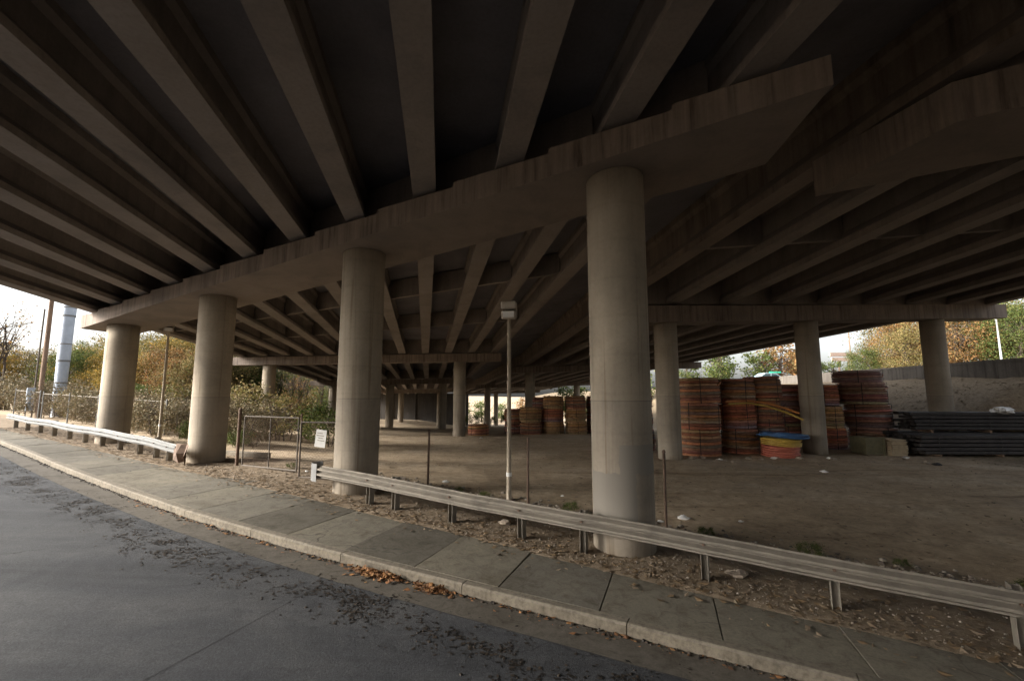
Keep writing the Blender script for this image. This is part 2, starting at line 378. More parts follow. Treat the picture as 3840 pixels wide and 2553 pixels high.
def pave_mat(name, base):
    m, nt, b = mat(name)
    v = coords(nt, kind='Position')
    a = noise(nt, v, .8, 8, .65, .6); f = noise(nt, v, 30, 6, .8); mid = noise(nt, v, 4, 7, .75, 1.)
    c = mix(nt, 1., base, ramp(nt, a, [(.3, (.70, .68, .63)), (.5, g3(1)), (.7, (1.15, 1.14, 1.1))]), 'MULTIPLY')
    c = mix(nt, .7, c, ramp(nt, mid, [(.3, (.42, .37, .31)), (.5, g3(.95)), (.7, g3(1.2))]), 'MULTIPLY')
    c = mix(nt, .6, c, ramp(nt, f, [(.3, g3(.55)), (.5, g3(1)), (.72, g3(1.3))]), 'MULTIPLY')
    oi = nd(nt, 'ShaderNodeNewGeometry')
    c = mix(nt, 1., c, ramp(nt, oi.outputs['Random Per Island'], [(0, (.72, .71, .69)), (.5, g3(.98)), (1, (1.22, 1.2, 1.14))]), 'MULTIPLY')
    # hairline cracks
    vd = coords(nt, kind='Position'); nz = nd(nt, 'ShaderNodeTexNoise'); nz.inputs['Scale'].default_value = 2.2; nt.links.new(vd, nz.inputs['Vector'])
    ad = nd(nt, 'ShaderNodeVectorMath', operation='MULTIPLY_ADD'); nt.links.new(nz.outputs['Color'], ad.inputs[0]); ad.inputs[1].default_value = (.7, .7, .7); nt.links.new(vd, ad.inputs[2])
    vo = nd(nt, 'ShaderNodeTexVoronoi', feature='DISTANCE_TO_EDGE'); vo.inputs['Scale'].default_value = .42; nt.links.new(ad.outputs[0], vo.inputs['Vector'])
    cr = ramp(nt, vo.outputs['Distance'], [(.002, g3(1)), (.007, g3(0))])
    cm = ramp(nt, noise(nt, v, .33, 2, .5), [(.5, g3(0)), (.56, g3(1))]); cr = mix(nt, 1., cr, cm, 'MULTIPLY')
    c = mix(nt, cr, c, (.05, .045, .038))
    nt.links.new(c, b.inputs['Base Color']); b.inputs['Roughness'].default_value = .9; b.inputs['Specular IOR Level'].default_value = .2
    bump_n(nt, b, f, .3, .008)
    return m
M['pave'] = pave_mat('sidewalk_concrete', (.125, .114, .094))
M['gutter'] = pave_mat('gutter_concrete', (.085, .076, .064))
M['leaf_gold'] = leaf_mat('leaf_gold', [(.06, .07, .015), (.20, .13, .02), (.34, .20, .03), (.12, .11, .025), (.40, .24, .05)])
M['leaf_rust'] = leaf_mat('leaf_rust', [(.10, .06, .025), (.22, .11, .035), (.30, .15, .045), (.09, .085, .03), (.28, .18, .07)])
M['leaf_green'] = leaf_mat('leaf_green', [(.03, .05, .012), (.07, .10, .02), (.11, .13, .03), (.045, .07, .02), (.16, .15, .04)])
M['leaf_olive'] = leaf_mat('leaf_olive', [(.06, .065, .02), (.13, .12, .035), (.19, .14, .045), (.09, .09, .03), (.24, .17, .06), (.15, .10, .05)])
M['leaf_dark'] = leaf_mat('leaf_dark', [(.02, .035, .01), (.045, .07, .018), (.08, .10, .025)])
M['brush'] = leaf_mat('brush', [(.10, .085, .045), (.17, .135, .075), (.08, .075, .035), (.21, .16, .09), (.13, .09, .05)], .2)
M['leaf_litter'] = leaf_mat('leaf_litter', [(.08, .055, .033), (.17, .11, .055), (.13, .095, .06), (.24, .18, .12), (.06, .045, .032)], .1)
M['leaf_pile'] = leaf_mat('leaf_pile', [(.14, .06, .025), (.24, .115, .04), (.10, .05, .028), (.28, .155, .06)], .1)
M['pebble'] = leaf_mat('pebble', [(.11, .09, .07), (.19, .155, .12), (.24, .205, .165), (.07, .06, .048), (.14, .11, .08)], .0)
M['tarbits'] = leaf_mat('tarbits', [(.009, .008, .008), (.022, .018, .014), (.04, .029, .02), (.014, .012, .01)], .0)

# ------------------------------------------------------------------ ground, road, sidewalk
def axis(marks):
    out = []
    for a, b, st in marks:
        n = max(1, round((b - a) / st))
        out += [a + (b - a) * i / n for i in range(n)]
    out.append(marks[-1][1]); return out
ss = axis([(-700, -120, 60), (-120, -40, 8), (-40, -12, 2), (-12, 40, .6), (40, 80, 2), (80, 160, 8), (160, 700, 60)])
dd = axis([(-500, -60, 60), (-60, -14, 6), (-14, 4, 3), (4, 7.62, 1.2), (7.62, 14, .32), (14, 40, .9), (40, 80, 3), (80, 160, 10), (160, 900, 60)])
mb = MB(); vs = []
for s in ss:
    for d in dd:
        x, y = W(s, d)
        z = G(x, y)
        if -14 < d < 7.6: z = hs(s) - .45
        elif d <= -14: z = hs(s) + .1 + 7.5 * sm(-20, -34, d) * sm(20, 9, s)  # the rise is an unseen bank added to block light from behind right
        vs.append((x, y, z))
nD = len(dd)
mb.add(vs, [(i * nD + j, i * nD + j + 1, (i + 1) * nD + j + 1, (i + 1) * nD + j) for i in range(len(ss) - 1) for j in range(nD - 1)])
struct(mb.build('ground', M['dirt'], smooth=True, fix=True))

sr = axis([(-200, -40, 20), (-40, -12, 2), (-12, 40, .5), (40, 80, 2), (80, 300, 20)])
def strip(name, m, f0, f1, z0, z1=None, nx=1):
    b = MB(); vs = []
    for s in sr:
        for j in range(nx + 1):
            d = f0(s) + (f1(s) - f0(s)) * j / nx
            x, y = W(s, d); z = (z0 if z1 is None else z0 + (z1 - z0) * j / nx)
            vs.append((x, y, hs(s) + z))
    k = nx + 1
    b.add(vs, [(i * k + j, i * k + j + 1, (i + 1) * k + j + 1, (i + 1) * k + j) for i in range(len(sr) - 1) for j in range(nx)])
    return struct(b.build(name, m, fix=True))
road = strip('road', M['asphalt'], lambda s: -13., lambda s: kd(s) - .58, -.15)
gut = strip('gutter', M['gutter'], lambda s: kd(s) - .6, lambda s: kd(s) + .02, -.147, -.155)
# pavement joints sawn across and along the road lanes: recessed tar strips
jb = MB()
for s0 in (12.6, 6.0, -.4, -7, 19, 26):
    for (a, b) in ((-4, 5.0),):
        pa = W(s0 - 1.2, a); pb = W(s0 + .15, b)
        n = 8
        for i in range(n):
            t0, t1 = i / n, (i + 1) / n
            q = []
            for t, w in ((t0, -.006), (t1, -.006), (t1, .006), (t0, .006)):
                s_ = s0 - 1.2 + 1.35 * t + w; d_ = a + (b - a) * t
                x, y = W(s_, d_); q.append((x, y, hs(s_) - .146))
            jb.add(q, [(0, 1, 2, 3)])
struct(jb.build('road_joint', M['tar'], fix=True))
lj = strip('gutter_joint', M['tar'], lambda s: kd(s) - .607 + .006 * math.sin(s * 9), lambda s: kd(s) - .592 + .006 * math.sin(s * 7 + 1), -.1425)
# kerb: stones with joints
kb = MB(); s = -30.
prof = [(-.0, -.32), (.0, -.03), (.025, -.004), (.05, .0), (.165, .0), (.165, -.32)]
while s < 70:
    L = 2.44; pts = []
    for i in range(7):
        q = s + .006 + (L - .012) * i / 6
        x, y = W(q, kd(q)); dk = (kd(q + .05) - kd(q - .05)) / .1
        nx, ny = N; pts.append(((x, y, hs(q) + .004 * math.sin(s * 3)), (nx, ny, 0)))
    kb.sweep(prof, pts); s += L
struct(kb.build('kerb', M['kerb'], fix=True))
# sidewalk slabs
sb = MB(); s = -31.2; k = 0
while s < 60:
    L = 1.52; x0 = s + .008; x1 = s + L - .008
    tl = rnd.uniform(-.006, .006); dz = rnd.uniform(-.006, .006)
    far0 = 7.66 + rnd.uniform(-.04, .05); far1 = 7.66 + rnd.uniform(-.04, .05)
    if 9 < s < 14: far0 += .5 * math.sin((s - 9) / 5 * math.pi); far1 += .5 * math.sin(max(0, min(1, (s + L - 9) / 5)) * math.pi)
    sk = .12
    top = []
    for q, f, sh in ((x0, 0, -sk), (x1, 0, -sk), (x1, far1, sk), (x0, far0, sk)):
        d = f if f else kd(q) + .172
        x, y = W(q + sh, d); top.append((x, y, hs(q) - .004 + dz + (tl if f else 0)))
    bot = [(x, y, z - .12) for x, y, z in top]
    sb.add(top + bot, [(0, 1, 2, 3), (7, 6, 5, 4), (0, 4, 5, 1), (1, 5, 6, 2), (2, 6, 7, 3), (3, 7, 4, 0)])
    s += L
struct(sb.build('sidewalk', M['pave'], fix=True))
bs = strip('sidewalk_bed', M['gutter'], lambda s: kd(s) + .14, lambda s: 7.8, -.06)

# leaf litter, gravel and crumbs lying on the ground: too many to count
def scatter(name, m, n, fs, fd, size, zoff=None, flat=.35, seed=1, chunky=False, dens=None):
    r = random.Random(seed); b = MB()
    cnt = 0
    while cnt < n:
        s_ = r.uniform(*fs); d_ = fd(s_, r)
        if d_ is None: continue
        x, y = W(s_, d_)
        z = (hs(s_) + zoff) if zoff is not None else G(x, y) + .006
        if dens and r.random() > dens(x, y): continue
        q = size * (.4 + 1.2 * r.random() ** 2.); a = r.uniform(0, 6.28)
        if chunky:
            h = q * r.uniform(.25, .6)
            pts = []
            for i in range(5):
                an = a + i * 1.2566 + r.uniform(-.3, .3)
                pts.append((x + math.cos(an) * q * r.uniform(.7, 1.1), y + math.sin(an) * q * r.uniform(.7, 1.1), z - .004))
            tp = [(x + (p[0] - x) * .55, y + (p[1] - y) * .55, z + h) for p in pts]
            b.add(pts + tp, [(5, 6, 7, 8, 9)] + [(i, (i + 1) % 5, 5 + (i + 1) % 5, 5 + i) for i in range(5)])
        else:
            ca, sa = math.cos(a), math.sin(a); u = q; v = q * r.uniform(.4, .8)
            t1, t2, t3 = (r.uniform(-flat, flat) * q for _ in range(3))
            b.add([(x - ca * u, y - sa * u, z + abs(t1)), (x + sa * v, y - ca * v, z + abs(t2) * .6), (x + ca * u, y + sa * u, z + abs(t3)), (x - sa * v, y + ca * v, z)], [(0, 1, 2, 3)])
        cnt += 1
    return struct(b.build(name, m), 'stuff')
def verge(s_, r): return 7.55 + abs(r.gauss(0, .85)) * (1 if r.random() < .93 else -.35)
scatter('leaf_litter', M['leaf_litter'], 9000, (-9, 36), verge, .05, seed=3)
scatter('gravel', M['pebble'], 6500, (-9, 36), lambda s_, r: 7.7 + abs(r.gauss(0, 1.3)), .017, seed=4, chunky=True)
scatter('lot_debris', M['pebble'], 2000, (-12, 30), lambda s_, r: r.uniform(9, 27), .018, seed=5, chunky=True)
scatter('fence_line_rubble', M['pebble'], 1500, (-6, 12), lambda s_, r: 10.35 + r.gauss(0, .28), .05, seed=15, chunky=True)
scatter('lot_leaves', M['leaf_litter'], 5000, (-12, 30), lambda s_, r: r.uniform(9, 30), .05, seed=6)
def band(s_, r):
    w_ = .5 + .5 * math.sin(s_ * 2.1) * math.sin(s_ * .7 + 1) + .3 * math.sin(s_ * 5.3)
    d_ = kd(s_) - 1.05 - .1 * math.sin(s_ * .8) + r.gauss(0, .24)
    n_ = mnoise.noise(Vector((s_ * 2.2, d_ * 2.8, 3))) + .5 * mnoise.noise(Vector((s_ * 7, d_ * 7, 1)))
    return d_ if r.random() < .2 + .7 * w_ and n_ > r.uniform(-.35, .3) else None
scatter('road_crumbs', M['tarbits'], 11000, (-4, 32), band, .024, zoff=-.146, seed=7, flat=.2)
scatter('road_grit', M['tarbits'], 900, (-3, 30), band, .016, zoff=-.146, seed=17, chunky=True)
scatter('gutter_leaves', M['leaf_pile'], 420, (-4, 14), lambda s_, r: kd(s_) - abs(r.gauss(0, .10)) - .03, .035, zoff=-.14, seed=8)
scatter('gutter_grit', M['tarbits'], 1500, (-6, 34), lambda s_, r: kd(s_) - abs(r.gauss(0, .05)) - .01, .022, zoff=-.148, seed=18, chunky=True)
def leaf_heap(s0, ds, n, label):
    r = random.Random(int(s0 * 10)); b = MB()
    for i in range(n):
        s_ = s0 + r.gauss(0, ds); d_ = kd(s_) - .04 - abs(r.gauss(0, .1)); x, y = W(s_, d_)
        z = hs(s_) - .145 + abs(r.gauss(0, .025)); q = .045 * r.uniform(.5, 1.3); a = r.uniform(0, 6.28); ca, sa = math.cos(a), math.sin(a)
        b.add([(x - ca * q, y - sa * q, z + r.uniform(0, .03)), (x + sa * q * .6, y - ca * q * .6, z + r.uniform(0, .03)), (x + ca * q, y + sa * q, z + r.uniform(0, .03)), (x - sa * q * .6, y + ca * q * .6, z)], [(0, 1, 2, 3)])
    tag(b.build('leaf_pile', M['leaf_pile']), label, 'leaf pile', 'piles of orange leaves in the gutter')['kind'] = 'stuff'
leaf_heap(5.7, .22, 420, 'larger pile of orange dead leaves against the kerb in the gutter')
leaf_heap(4.6, .13, 150, 'small clump of orange dead leaves in the gutter right of the larger pile')

# ------------------------------------------------------------------ bridges
def zb(s): return 7.63 - .0615 * s            # underside of the skewed cap
SB = [-1.07 - .15] + [1.14 + 2.44 * k for k in range(11)] + [27.3]
SG = [.62] + [2.93 + 2.43 * k for k in range(11)]          # girder seats
G1 = -.17
def ztop(s):
    for a, b in zip(SB, SB[1:]):
        if a <= s <= b: t = (s - a) / (b - a); return zb(s) + .50 + .12 * t
    return zb(s) + .55
IPROF = [(-.28, 0), (.28, 0), (.28, .16), (.11, .36), (.11, .86), (.2, .98), (.2, 1.15), (-.2, 1.15), (-.2, .98), (-.11, .86), (-.11, .36), (-.28, .16)]
def girder(a, b, parent, wide=1., tall=1., m=None):
    a, b = Vector(a), Vector(b); t = (b - a); h = Vector((t.x, t.y, 0)).normalized(); ax = (h.y, -h.x, 0)
    mb = MB(); n = max(2, int(t.length / 3))
    mb.sweep([(p * wide, q * tall) for p, q in IPROF], [(a + t * i / n, ax) for i in range(n + 1)])
    return mb.build('girder', M[m or 'girder'], parent, fix=True)
def deck(A, B, parent, ovA, ovB, seg=10, name='deck_slab', H=1.16, edge=None, rails=(1, 1)):
    # A, B: lists of girder end points (near, far), ordered right to left; overhang added at both sides
    def ext(L, o0, o1):
        L = [Vector(p) for p in L]
        u0 = (L[0] - L[1]).normalized(); u1 = (L[-1] - L[-2]).normalized()
        return [L[0] + u0 * o0] + L + [L[-1] + u1 * o1]
    a = ext(A, ovA[0], ovA[1]); b = ext(B, ovB[0], ovB[1]); n = len(a); mb = MB(); vs = []
    if edge:
        for L in (a, b): L[-1] = Vector(edge(L[-2].y)) - Vector((0, 0, H - 1.16))
    for k in range(2):
        for i in range(seg + 1):
            for p, q in zip(a, b):
                v = p.lerp(q, i / seg); vs.append((v.x, v.y, v.z + H + .24 * k))
    m = (seg + 1) * n; fs = []
    for i in range(seg):
        for j in range(n - 1):
            q = (i * n + j, i * n + j + 1, (i + 1) * n + j + 1, (i + 1) * n + j)
            fs.append(q); fs.append(tuple(x + m for x in reversed(q)))
        for j in (0, n - 1):
            fs.append((i * n + j, (i + 1) * n + j, (i + 1) * n + j + m, i * n + j + m))
    for i in (0, seg):
        for j in range(n - 1): fs.append((i * n + j, i * n + j + 1, i * n + j + 1 + m, i * n + j + m))
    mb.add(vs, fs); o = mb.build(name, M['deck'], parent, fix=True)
    for p, q, sgn in ((a[0], b[0], 0), (a[-1], b[-1], 1)):
        if not rails[sgn]: continue
        pb = MB(); t = q - p; h = Vector((t.x, t.y, 0)).normalized(); ax = Vector((h.y, -h.x, 0)) * (1 if sgn else -1)
        pb.sweep([(-.02, H + .2), (.38, H + .244), (.22, H + .55), (.16, H + 1.05), (-.02, H + 1.05)], [(p + t * i / seg - ax * 0.0, -ax if False else ax) for i in range(seg + 1)])
        pb.build('parapet', M['parapet'], parent, fix=True)
    return o
def cross(A, B, t, parent, z0=.25, z1=1.1, th=.2, name='diaphragm'):
    P = [Vector(a).lerp(Vector(b), t) for a, b in zip(A, B)]
    for p, q in zip(P, P[1:]):
        d = q - p; h = Vector((d.x, d.y, 0)).normalized(); ax = (h.y, -h.x, 0)
        e = h * .125
        mb = MB(); mb.sweep([(-th / 2, z0), (th / 2, z0), (th / 2, z1), (-th / 2, z1)], [(p + e, ax), (q - e, ax)])
        mb.build(name, M['girder'], parent, fix=True)

def span(name, label, A, B, ovA, ovB, ts=(), seg=10, ends=(), tall=1., **kw):
    t = thing(name, label, 'bridge', (A[0][0], A[0][1], A[0][2]), 'spans of the overpass')
    for i, (a, b) in enumerate(zip(A, B)): girder(a, b, t, 1., tall, 'girder_stained' if tall > 1 and i == len(A) - 1 else None)
    deck(A, B, t, ovA, ovB, seg, H=1.155 * tall, **kw)
    for q in ts: cross(A, B, q, t, .25, 1.1 * tall)
    for q in ends: cross(A, B, q, t, 0.02, 1.15 * tall, .25, 'end_diaphragm')
    return t
def column(x, y, z0, z1, r, parent, n=40):
    mb = MB(); zs = [z0 + (z1 - z0) * i / 8 for i in range(9)]
    mb.tube([(x, y, z) for z in zs], r, n)
    # own origin on the column axis so the painted patches wrap round it
    o = mb.build('column', M['column'], None, fix=True)
    me = o.data
    for v in me.vertices: v.co.x -= x; v.co.y -= y; v.co.z -= z0 + .3
    o.location = Vector((x, y, z0 + .3)) - (parent.location if parent else Vector()); o.parent = parent
    for p in me.polygons: p.use_smooth = abs(p.normal.z) < .5
    return o

# ---- left bridge
D0 = 9.05
near = []; nearb = []; far2 = []
for k, s in enumerate(SG):
    x, y = W(s, D0); z = ztop(s) + .05
    near.append((x, y, z))
    # towards and past the camera, over the road
    L = (D0 + 15.5) / (.872 + .158 * -.4895)
    nearb.append((x + .158 * L, y - L, z + .06 * L))
    X2 = -1.55 - 1.90 * k
    far2.append((X2, 37 + .0 * k, 6.34 - .0165 * (-1 - X2)))
bm_ = [(Vector(p) + Vector((.158, -1, .062)) * .004) for p in near]
fm_ = [(Vector(p) + (Vector(q) - Vector(p)).normalized() * .004) for p, q in zip(near, far2)]
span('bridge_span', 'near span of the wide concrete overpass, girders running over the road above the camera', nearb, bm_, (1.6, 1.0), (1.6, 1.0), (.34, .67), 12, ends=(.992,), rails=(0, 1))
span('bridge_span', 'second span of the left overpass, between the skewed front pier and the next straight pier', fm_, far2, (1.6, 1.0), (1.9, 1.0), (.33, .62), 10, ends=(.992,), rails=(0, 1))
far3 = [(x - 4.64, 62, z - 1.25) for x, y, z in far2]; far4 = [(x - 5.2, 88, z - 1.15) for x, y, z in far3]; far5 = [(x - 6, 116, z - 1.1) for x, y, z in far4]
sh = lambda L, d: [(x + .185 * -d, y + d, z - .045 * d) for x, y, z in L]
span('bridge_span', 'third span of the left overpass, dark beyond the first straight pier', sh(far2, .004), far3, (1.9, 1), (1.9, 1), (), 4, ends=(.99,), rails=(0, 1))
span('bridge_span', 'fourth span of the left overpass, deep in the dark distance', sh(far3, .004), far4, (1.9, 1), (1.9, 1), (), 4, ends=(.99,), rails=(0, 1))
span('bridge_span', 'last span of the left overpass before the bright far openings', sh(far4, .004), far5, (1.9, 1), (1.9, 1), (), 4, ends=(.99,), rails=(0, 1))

backb = [(x + .158 * 30, y - 30, z + .02 * 30) for x, y, z in nearb]  # unseen span behind the camera, added to cut light from the rear
span('bridge_span', 'unseen span added to the left overpass across the road to block light from behind', backb, [(x + .004, y - .03, z) for x, y, z in nearb], (1.6, 1.0), (1.6, 1.0), (), 6, ends=(.99,), rails=(0, 1))
# skewed front pier: cap with stepped seats and four round columns
p0 = W(12, D0)
pier = thing('bridge_pier', 'front pier with long skewed stepped cap on four round columns beside the guardrail', 'pier', (p0[0], p0[1], 0), 'piers of the overpass')
cb = MB()
def cut(s, d): # end cut parallel with the girders
    return s
for a, b in zip(SB, SB[1:]):
    n = 4
    for i in range(1):
        vs = []
        for s in (a, b):
            for d in (7.92, 10.17):
                sh_ = 0
                if s == SB[0] or s == SB[-1]: sh_ = (d - 7.92) * .40 if s == SB[0] else (d - 7.92) * .40
                x, y = W(s + sh_, d)
                zt = zb(s) + (.50 if s == a else .62)
                vs += [(x, y, zb(s)), (x, y, zt)]
        # 0 a-near-bot 1 a-near-top 2 a-far-bot 3 a-far-top 4.. same for b
        fs = [(0, 4, 5, 1), (2, 3, 7, 6), (0, 2, 6, 4), (1, 5, 7, 3), (0, 1, 3, 2), (4, 6, 7, 5)]
        if a != SB[0]: fs.remove((0, 1, 3, 2))
        if b != SB[-1]: fs.remove((4, 6, 7, 5))
        cb.add(vs, fs)
        if b != SB[-1]:   # riser of the step
            x, y = W(b, 7.92); x2, y2 = W(b, 10.17)
            cb.add([(x, y, zb(b) + .50), (x2, y2, zb(b) + .50), (x2, y2, zb(b) + .62), (x, y, zb(b) + .62)], [(0, 1, 2, 3)])
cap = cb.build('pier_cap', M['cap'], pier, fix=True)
for s in SG:
    x, y = W(s, 8.75); bb = MB(); z = ztop(s)
    for d in (8.55, 9.5):
        x, y = W(s, d); bb.box((x, y, z + .02), (.5, .25, .062), rz=math.atan2(U[1], U[0]))
    bb.build('bearing', M['strap'], pier)
for s in (2.5, 9.95, 17.64, 25.5):
    x, y = W(s, 8.9); o = column(x, y, G(x, y) - .5, zb(s) + .02, .59, pier)
    if s == 2.5: o.data.materials[0] = M['column_painted']; o['label'] = 'nearest column with squares of grey paint on its lower half'

def pier_row(name, label, L, R_, z0L, z0R, hgt, cols, colr, wid=1.2, d=None):
    """L, R_: (x,y) ends of the cap; z0: underside heights"""
    L = Vector((*L, z0L)); R_ = Vector((*R_, z0R)); t = R_ - L; h = Vector((t.x, t.y, 0)).normalized(); ax = (h.y, -h.x, 0)
    c = (L + R_) / 2
    p = thing(name, label, 'pier', (c.x, c.y, 0), 'piers of the overpass')
    mb = MB(); mb.sweep([(-wid / 2, 0), (wid / 2, 0), (wid / 2, hgt), (-wid / 2, hgt)], [(L, ax), (L.lerp(R_, .33), ax), (L.lerp(R_, .66), ax), (R_, ax)])
    mb.build('pier_cap', M['cap'], p, fix=True)
    for (x, y) in cols:
        f = max(0, min(1, ((Vector((x, y, 0)) - L).dot(h)) / Vector((t.x, t.y, 0)).length)); z = L.lerp(R_, f).z
        column(x, y, G(x, y) - .4, z + .02, colr, p)
    return p
pier_row('bridge_pier', 'straight three column pier of the left overpass behind the gate', (-23.0, 37), (-.9, 37), 5.26, 5.62, .66, [(-20.2, 37), (-12.3, 37), (-4.35, 37)], .5)
pier_row('bridge_pier', 'dim pier of the left overpass, second row back in the dark', (-27.8, 62), (-5.4, 62), 4.0, 4.36, .66, [(-24.8, 62), (-16.9, 62), (-9.6, 62)], .55)
pier_row('bridge_pier', 'dim pier of the left overpass, third row back in the dark', (-33, 88), (-10.6, 88), 2.85, 3.2, .66, [(-30, 88), (-21.8, 88), (-14.2, 88)], .55)
pier_row('bridge_pier', 'farthest thin pier of the left overpass against the bright openings', (-39, 115.6), (-16, 115.6), 1.75, 2.1, .66, [(-36, 115.6), (-28.5, 115.6), (-20, 115.6)], .55)

# ---- right bridge
def off(p, q, o):      # right hand deck edge of the left bridge at girder end p (q is the next girder)
    u = (Vector(p) - Vector(q)).normalized(); return Vector(p) + u * o
E1 = [off(backb[0], backb[1], 1.6), off(nearb[0], nearb[1], 1.6), off(near[0], near[1], 1.6), off(far2[0], far2[1], 1.9), off(far3[0], far3[1], 1.9), off(far4[0], far4[1], 1.9), off(far5[0], far5[1], 1.9)]
def edge1(y):
    for a, b in zip(E1, E1[1:]):
        if y <= b.y or b is E1[-1]:
            t = (y - a.y) / (b.y - a.y); return a.x + (b.x - a.x) * t + .003, y, a.z + (b.z - a.z) * t - .01
D1 = 11.12
def w2(s): return W(s, D1)
S2 = [-2.75 - 2.7 * k for k in range(9)]
z2 = lambda s: 7.75 + .022 * (-s - 2)
nA = [(w2(s)[0], w2(s)[1], z2(s) + .78) for s in S2]
LA = 27.
nB = [(x + .22 * LA, y - LA, z + .05 * LA) for x, y, z in nA]
def b2pt(x): return 21.3 + .223 * (x - 7.4)
X2s = [4.75 + 2.86 * k for k in range(9)]
zt2 = lambda x: 7.02 + (x - 4.1) / 24.5 * 1.02
mB = [(x, b2pt(x), zt2(x) + .05) for x in X2s]
nA2 = [(Vector(p) + (Vector(q) - Vector(p)).normalized() * .004) for p, q in zip(nA, nB)]
mA2 = [(Vector(p) + (Vector(q) - Vector(p)).normalized() * .004) for p, q in zip(nA, mB)]
rev = lambda L: list(reversed(L))
span('bridge_span', 'near span of the right overpass, overhead at the upper right corner', rev(nB), rev(nA2), (1, 1.2), (1, 1.2), (.5,), 8, ends=(.99,), edge=edge1, tall=1.35, rails=(1, 0))
span('bridge_span', 'middle span of the right overpass, fan of dark girders over the conduit coils', rev(mA2), rev(mB), (1, 1.3), (1, 1.0), (.55,), 8, ends=(.985,), edge=edge1, tall=1.35, rails=(1, 0))
X3s = [1.3 + 2.4 * k for k in range(9)]
zt3 = lambda x: 5.85 + x / 20.7 * .62
oB = [(x, 50, zt3(x) + .05) for x in X3s]
mB2 = [(Vector(p) + (Vector(q) - Vector(p)).normalized() * .004) for p, q in zip(mB, oB)]
span('bridge_span', 'third span of the right overpass, seen under the coils pier against the white sky', rev(mB2), rev(oB), (1, 1), (.8, 1), (), 6, ends=(.99,), edge=edge1, tall=1.35, rails=(1, 0))
pB = [(x - 6.5, 80, z - 1.5) for x, y, z in oB]; qB = [(x - 7.5, 112, z - 1.4) for x, y, z in pB]
span('bridge_span', 'fourth span of the right overpass far behind the lamp post', rev(sh(oB, .004)), rev(pB), (.8, 1), (.8, 1), (), 4, ends=(.99,), edge=edge1, tall=1.35, rails=(1, 0))
span('bridge_span', 'last span of the right overpass in the far distance', rev(sh(pB, .004)), rev(qB), (.8, 1), (.8, 1), (), 4, ends=(.99,), edge=edge1, tall=1.35, rails=(1, 0))

nBB = [(x + .2 * 30, y - 30, z + .4) for x, y, z in nB]  # second unseen rear span, added to darken the overhead girders and right side
span('bridge_span', 'unseen span added to the right overpass across the road to block light from behind', rev(nBB), rev([(x + .006, y - .03, z) for x, y, z in nB]), (1, 1), (1, 1), (), 6, ends=(.99,), rails=(1, 0))
p1 = w2(-10)
pr = thing('bridge_pier', 'near pier cap of the right overpass with a rain stained cut end overhead', 'pier', (p1[0], p1[1], 0), 'piers of the overpass')
cb = MB(); vs = []
ends = (-2.28, -27.)
for s in ends:
    for d in (10.1, 12.15):
        x, y = W(s + (d - 11.12) * .92 if s == ends[0] else s, d)
        zl = 7.55 + .022 * (-s - 1.3) + (.12 if d < 11 else 0.)
        vs += [(x, y, zl), (x, y, zl + (.74 if d < 11 else .86))]
cb.add(vs, [(0, 4, 5, 1), (2, 3, 7, 6), (0, 2, 6, 4), (1, 5, 7, 3), (0, 1, 3, 2), (4, 6, 7, 5)])
cb.build('pier_cap', M['cap'], pr, fix=True)
for s in (-8.2, -15.5, -23):
    x, y = w2(s); column(x, y, G(x, y) - .4, z2(s) + .05, .55, pr)
pier_row('bridge_pier', 'right overpass pier standing among the stacked conduit coils', (4.1, 20.56), (28.6, 26.03), 6.17, 7.34, .78, [(7.42, 21.3), (15.45, 23.1), (23.9, 25.0)], .54, 1.3)
pier_row('bridge_pier', 'right overpass pier behind the small coil stacks, cap end lit by sky', (-.2, 50), (21.1, 50), 5.2, 5.78, .66, [(2.0, 50), (9.7, 50), (17.4, 50)], .55)
pier_row('bridge_pier', 'right overpass pier far behind the lamp post', (-6.5, 80), (14.5, 80), 3.85, 4.4, .66, [(-4.4, 80), (3.6, 80), (11.6, 80)], .55)
pier_row('bridge_pier', 'most distant pier of the right overpass', (-14, 111.6), (7, 111.6), 2.6, 3.1, .66, [(-12, 111.6), (-4, 111.6), (4.2, 111.6)], .55)
# bents on the other side of the road, behind the camera, carrying the near spans
a = W(30, -15.2); b = W(-3, -15.2)
pier_row('bridge_pier', 'pier of the left overpass across the road', a, b, 7.8, 9.6, .66, [W(s, -15.2) for s in (26, 18.5, 11, 3.5)], .59)
a = W(-7, -13.6); b = W(-30, -13.6)
pier_row('bridge_pier', 'pier of the right overpass across the road', a, b, 8.8, 9.4, .66, [W(s, -13.6) for s in (-10, -17, -24)], .59)

t = thing('shade_wall', 'added wall coloured dark as shade across the far end of the left overpass', 'wall', (-34, 113, -4))  # wall and ribs added to close off and darken the bright far end
mb = MB(); mb.box((-36, 113, -1.6), (50, .8, 9)); mb.build('wall', M['end_shade'], t)
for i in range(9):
    mb = MB(); mb.box((-58 + i * 5.6, 112.45, -1.7), (.5, .3, 8.8)); mb.build('shade_wall_rib', M['end_shade'], t)
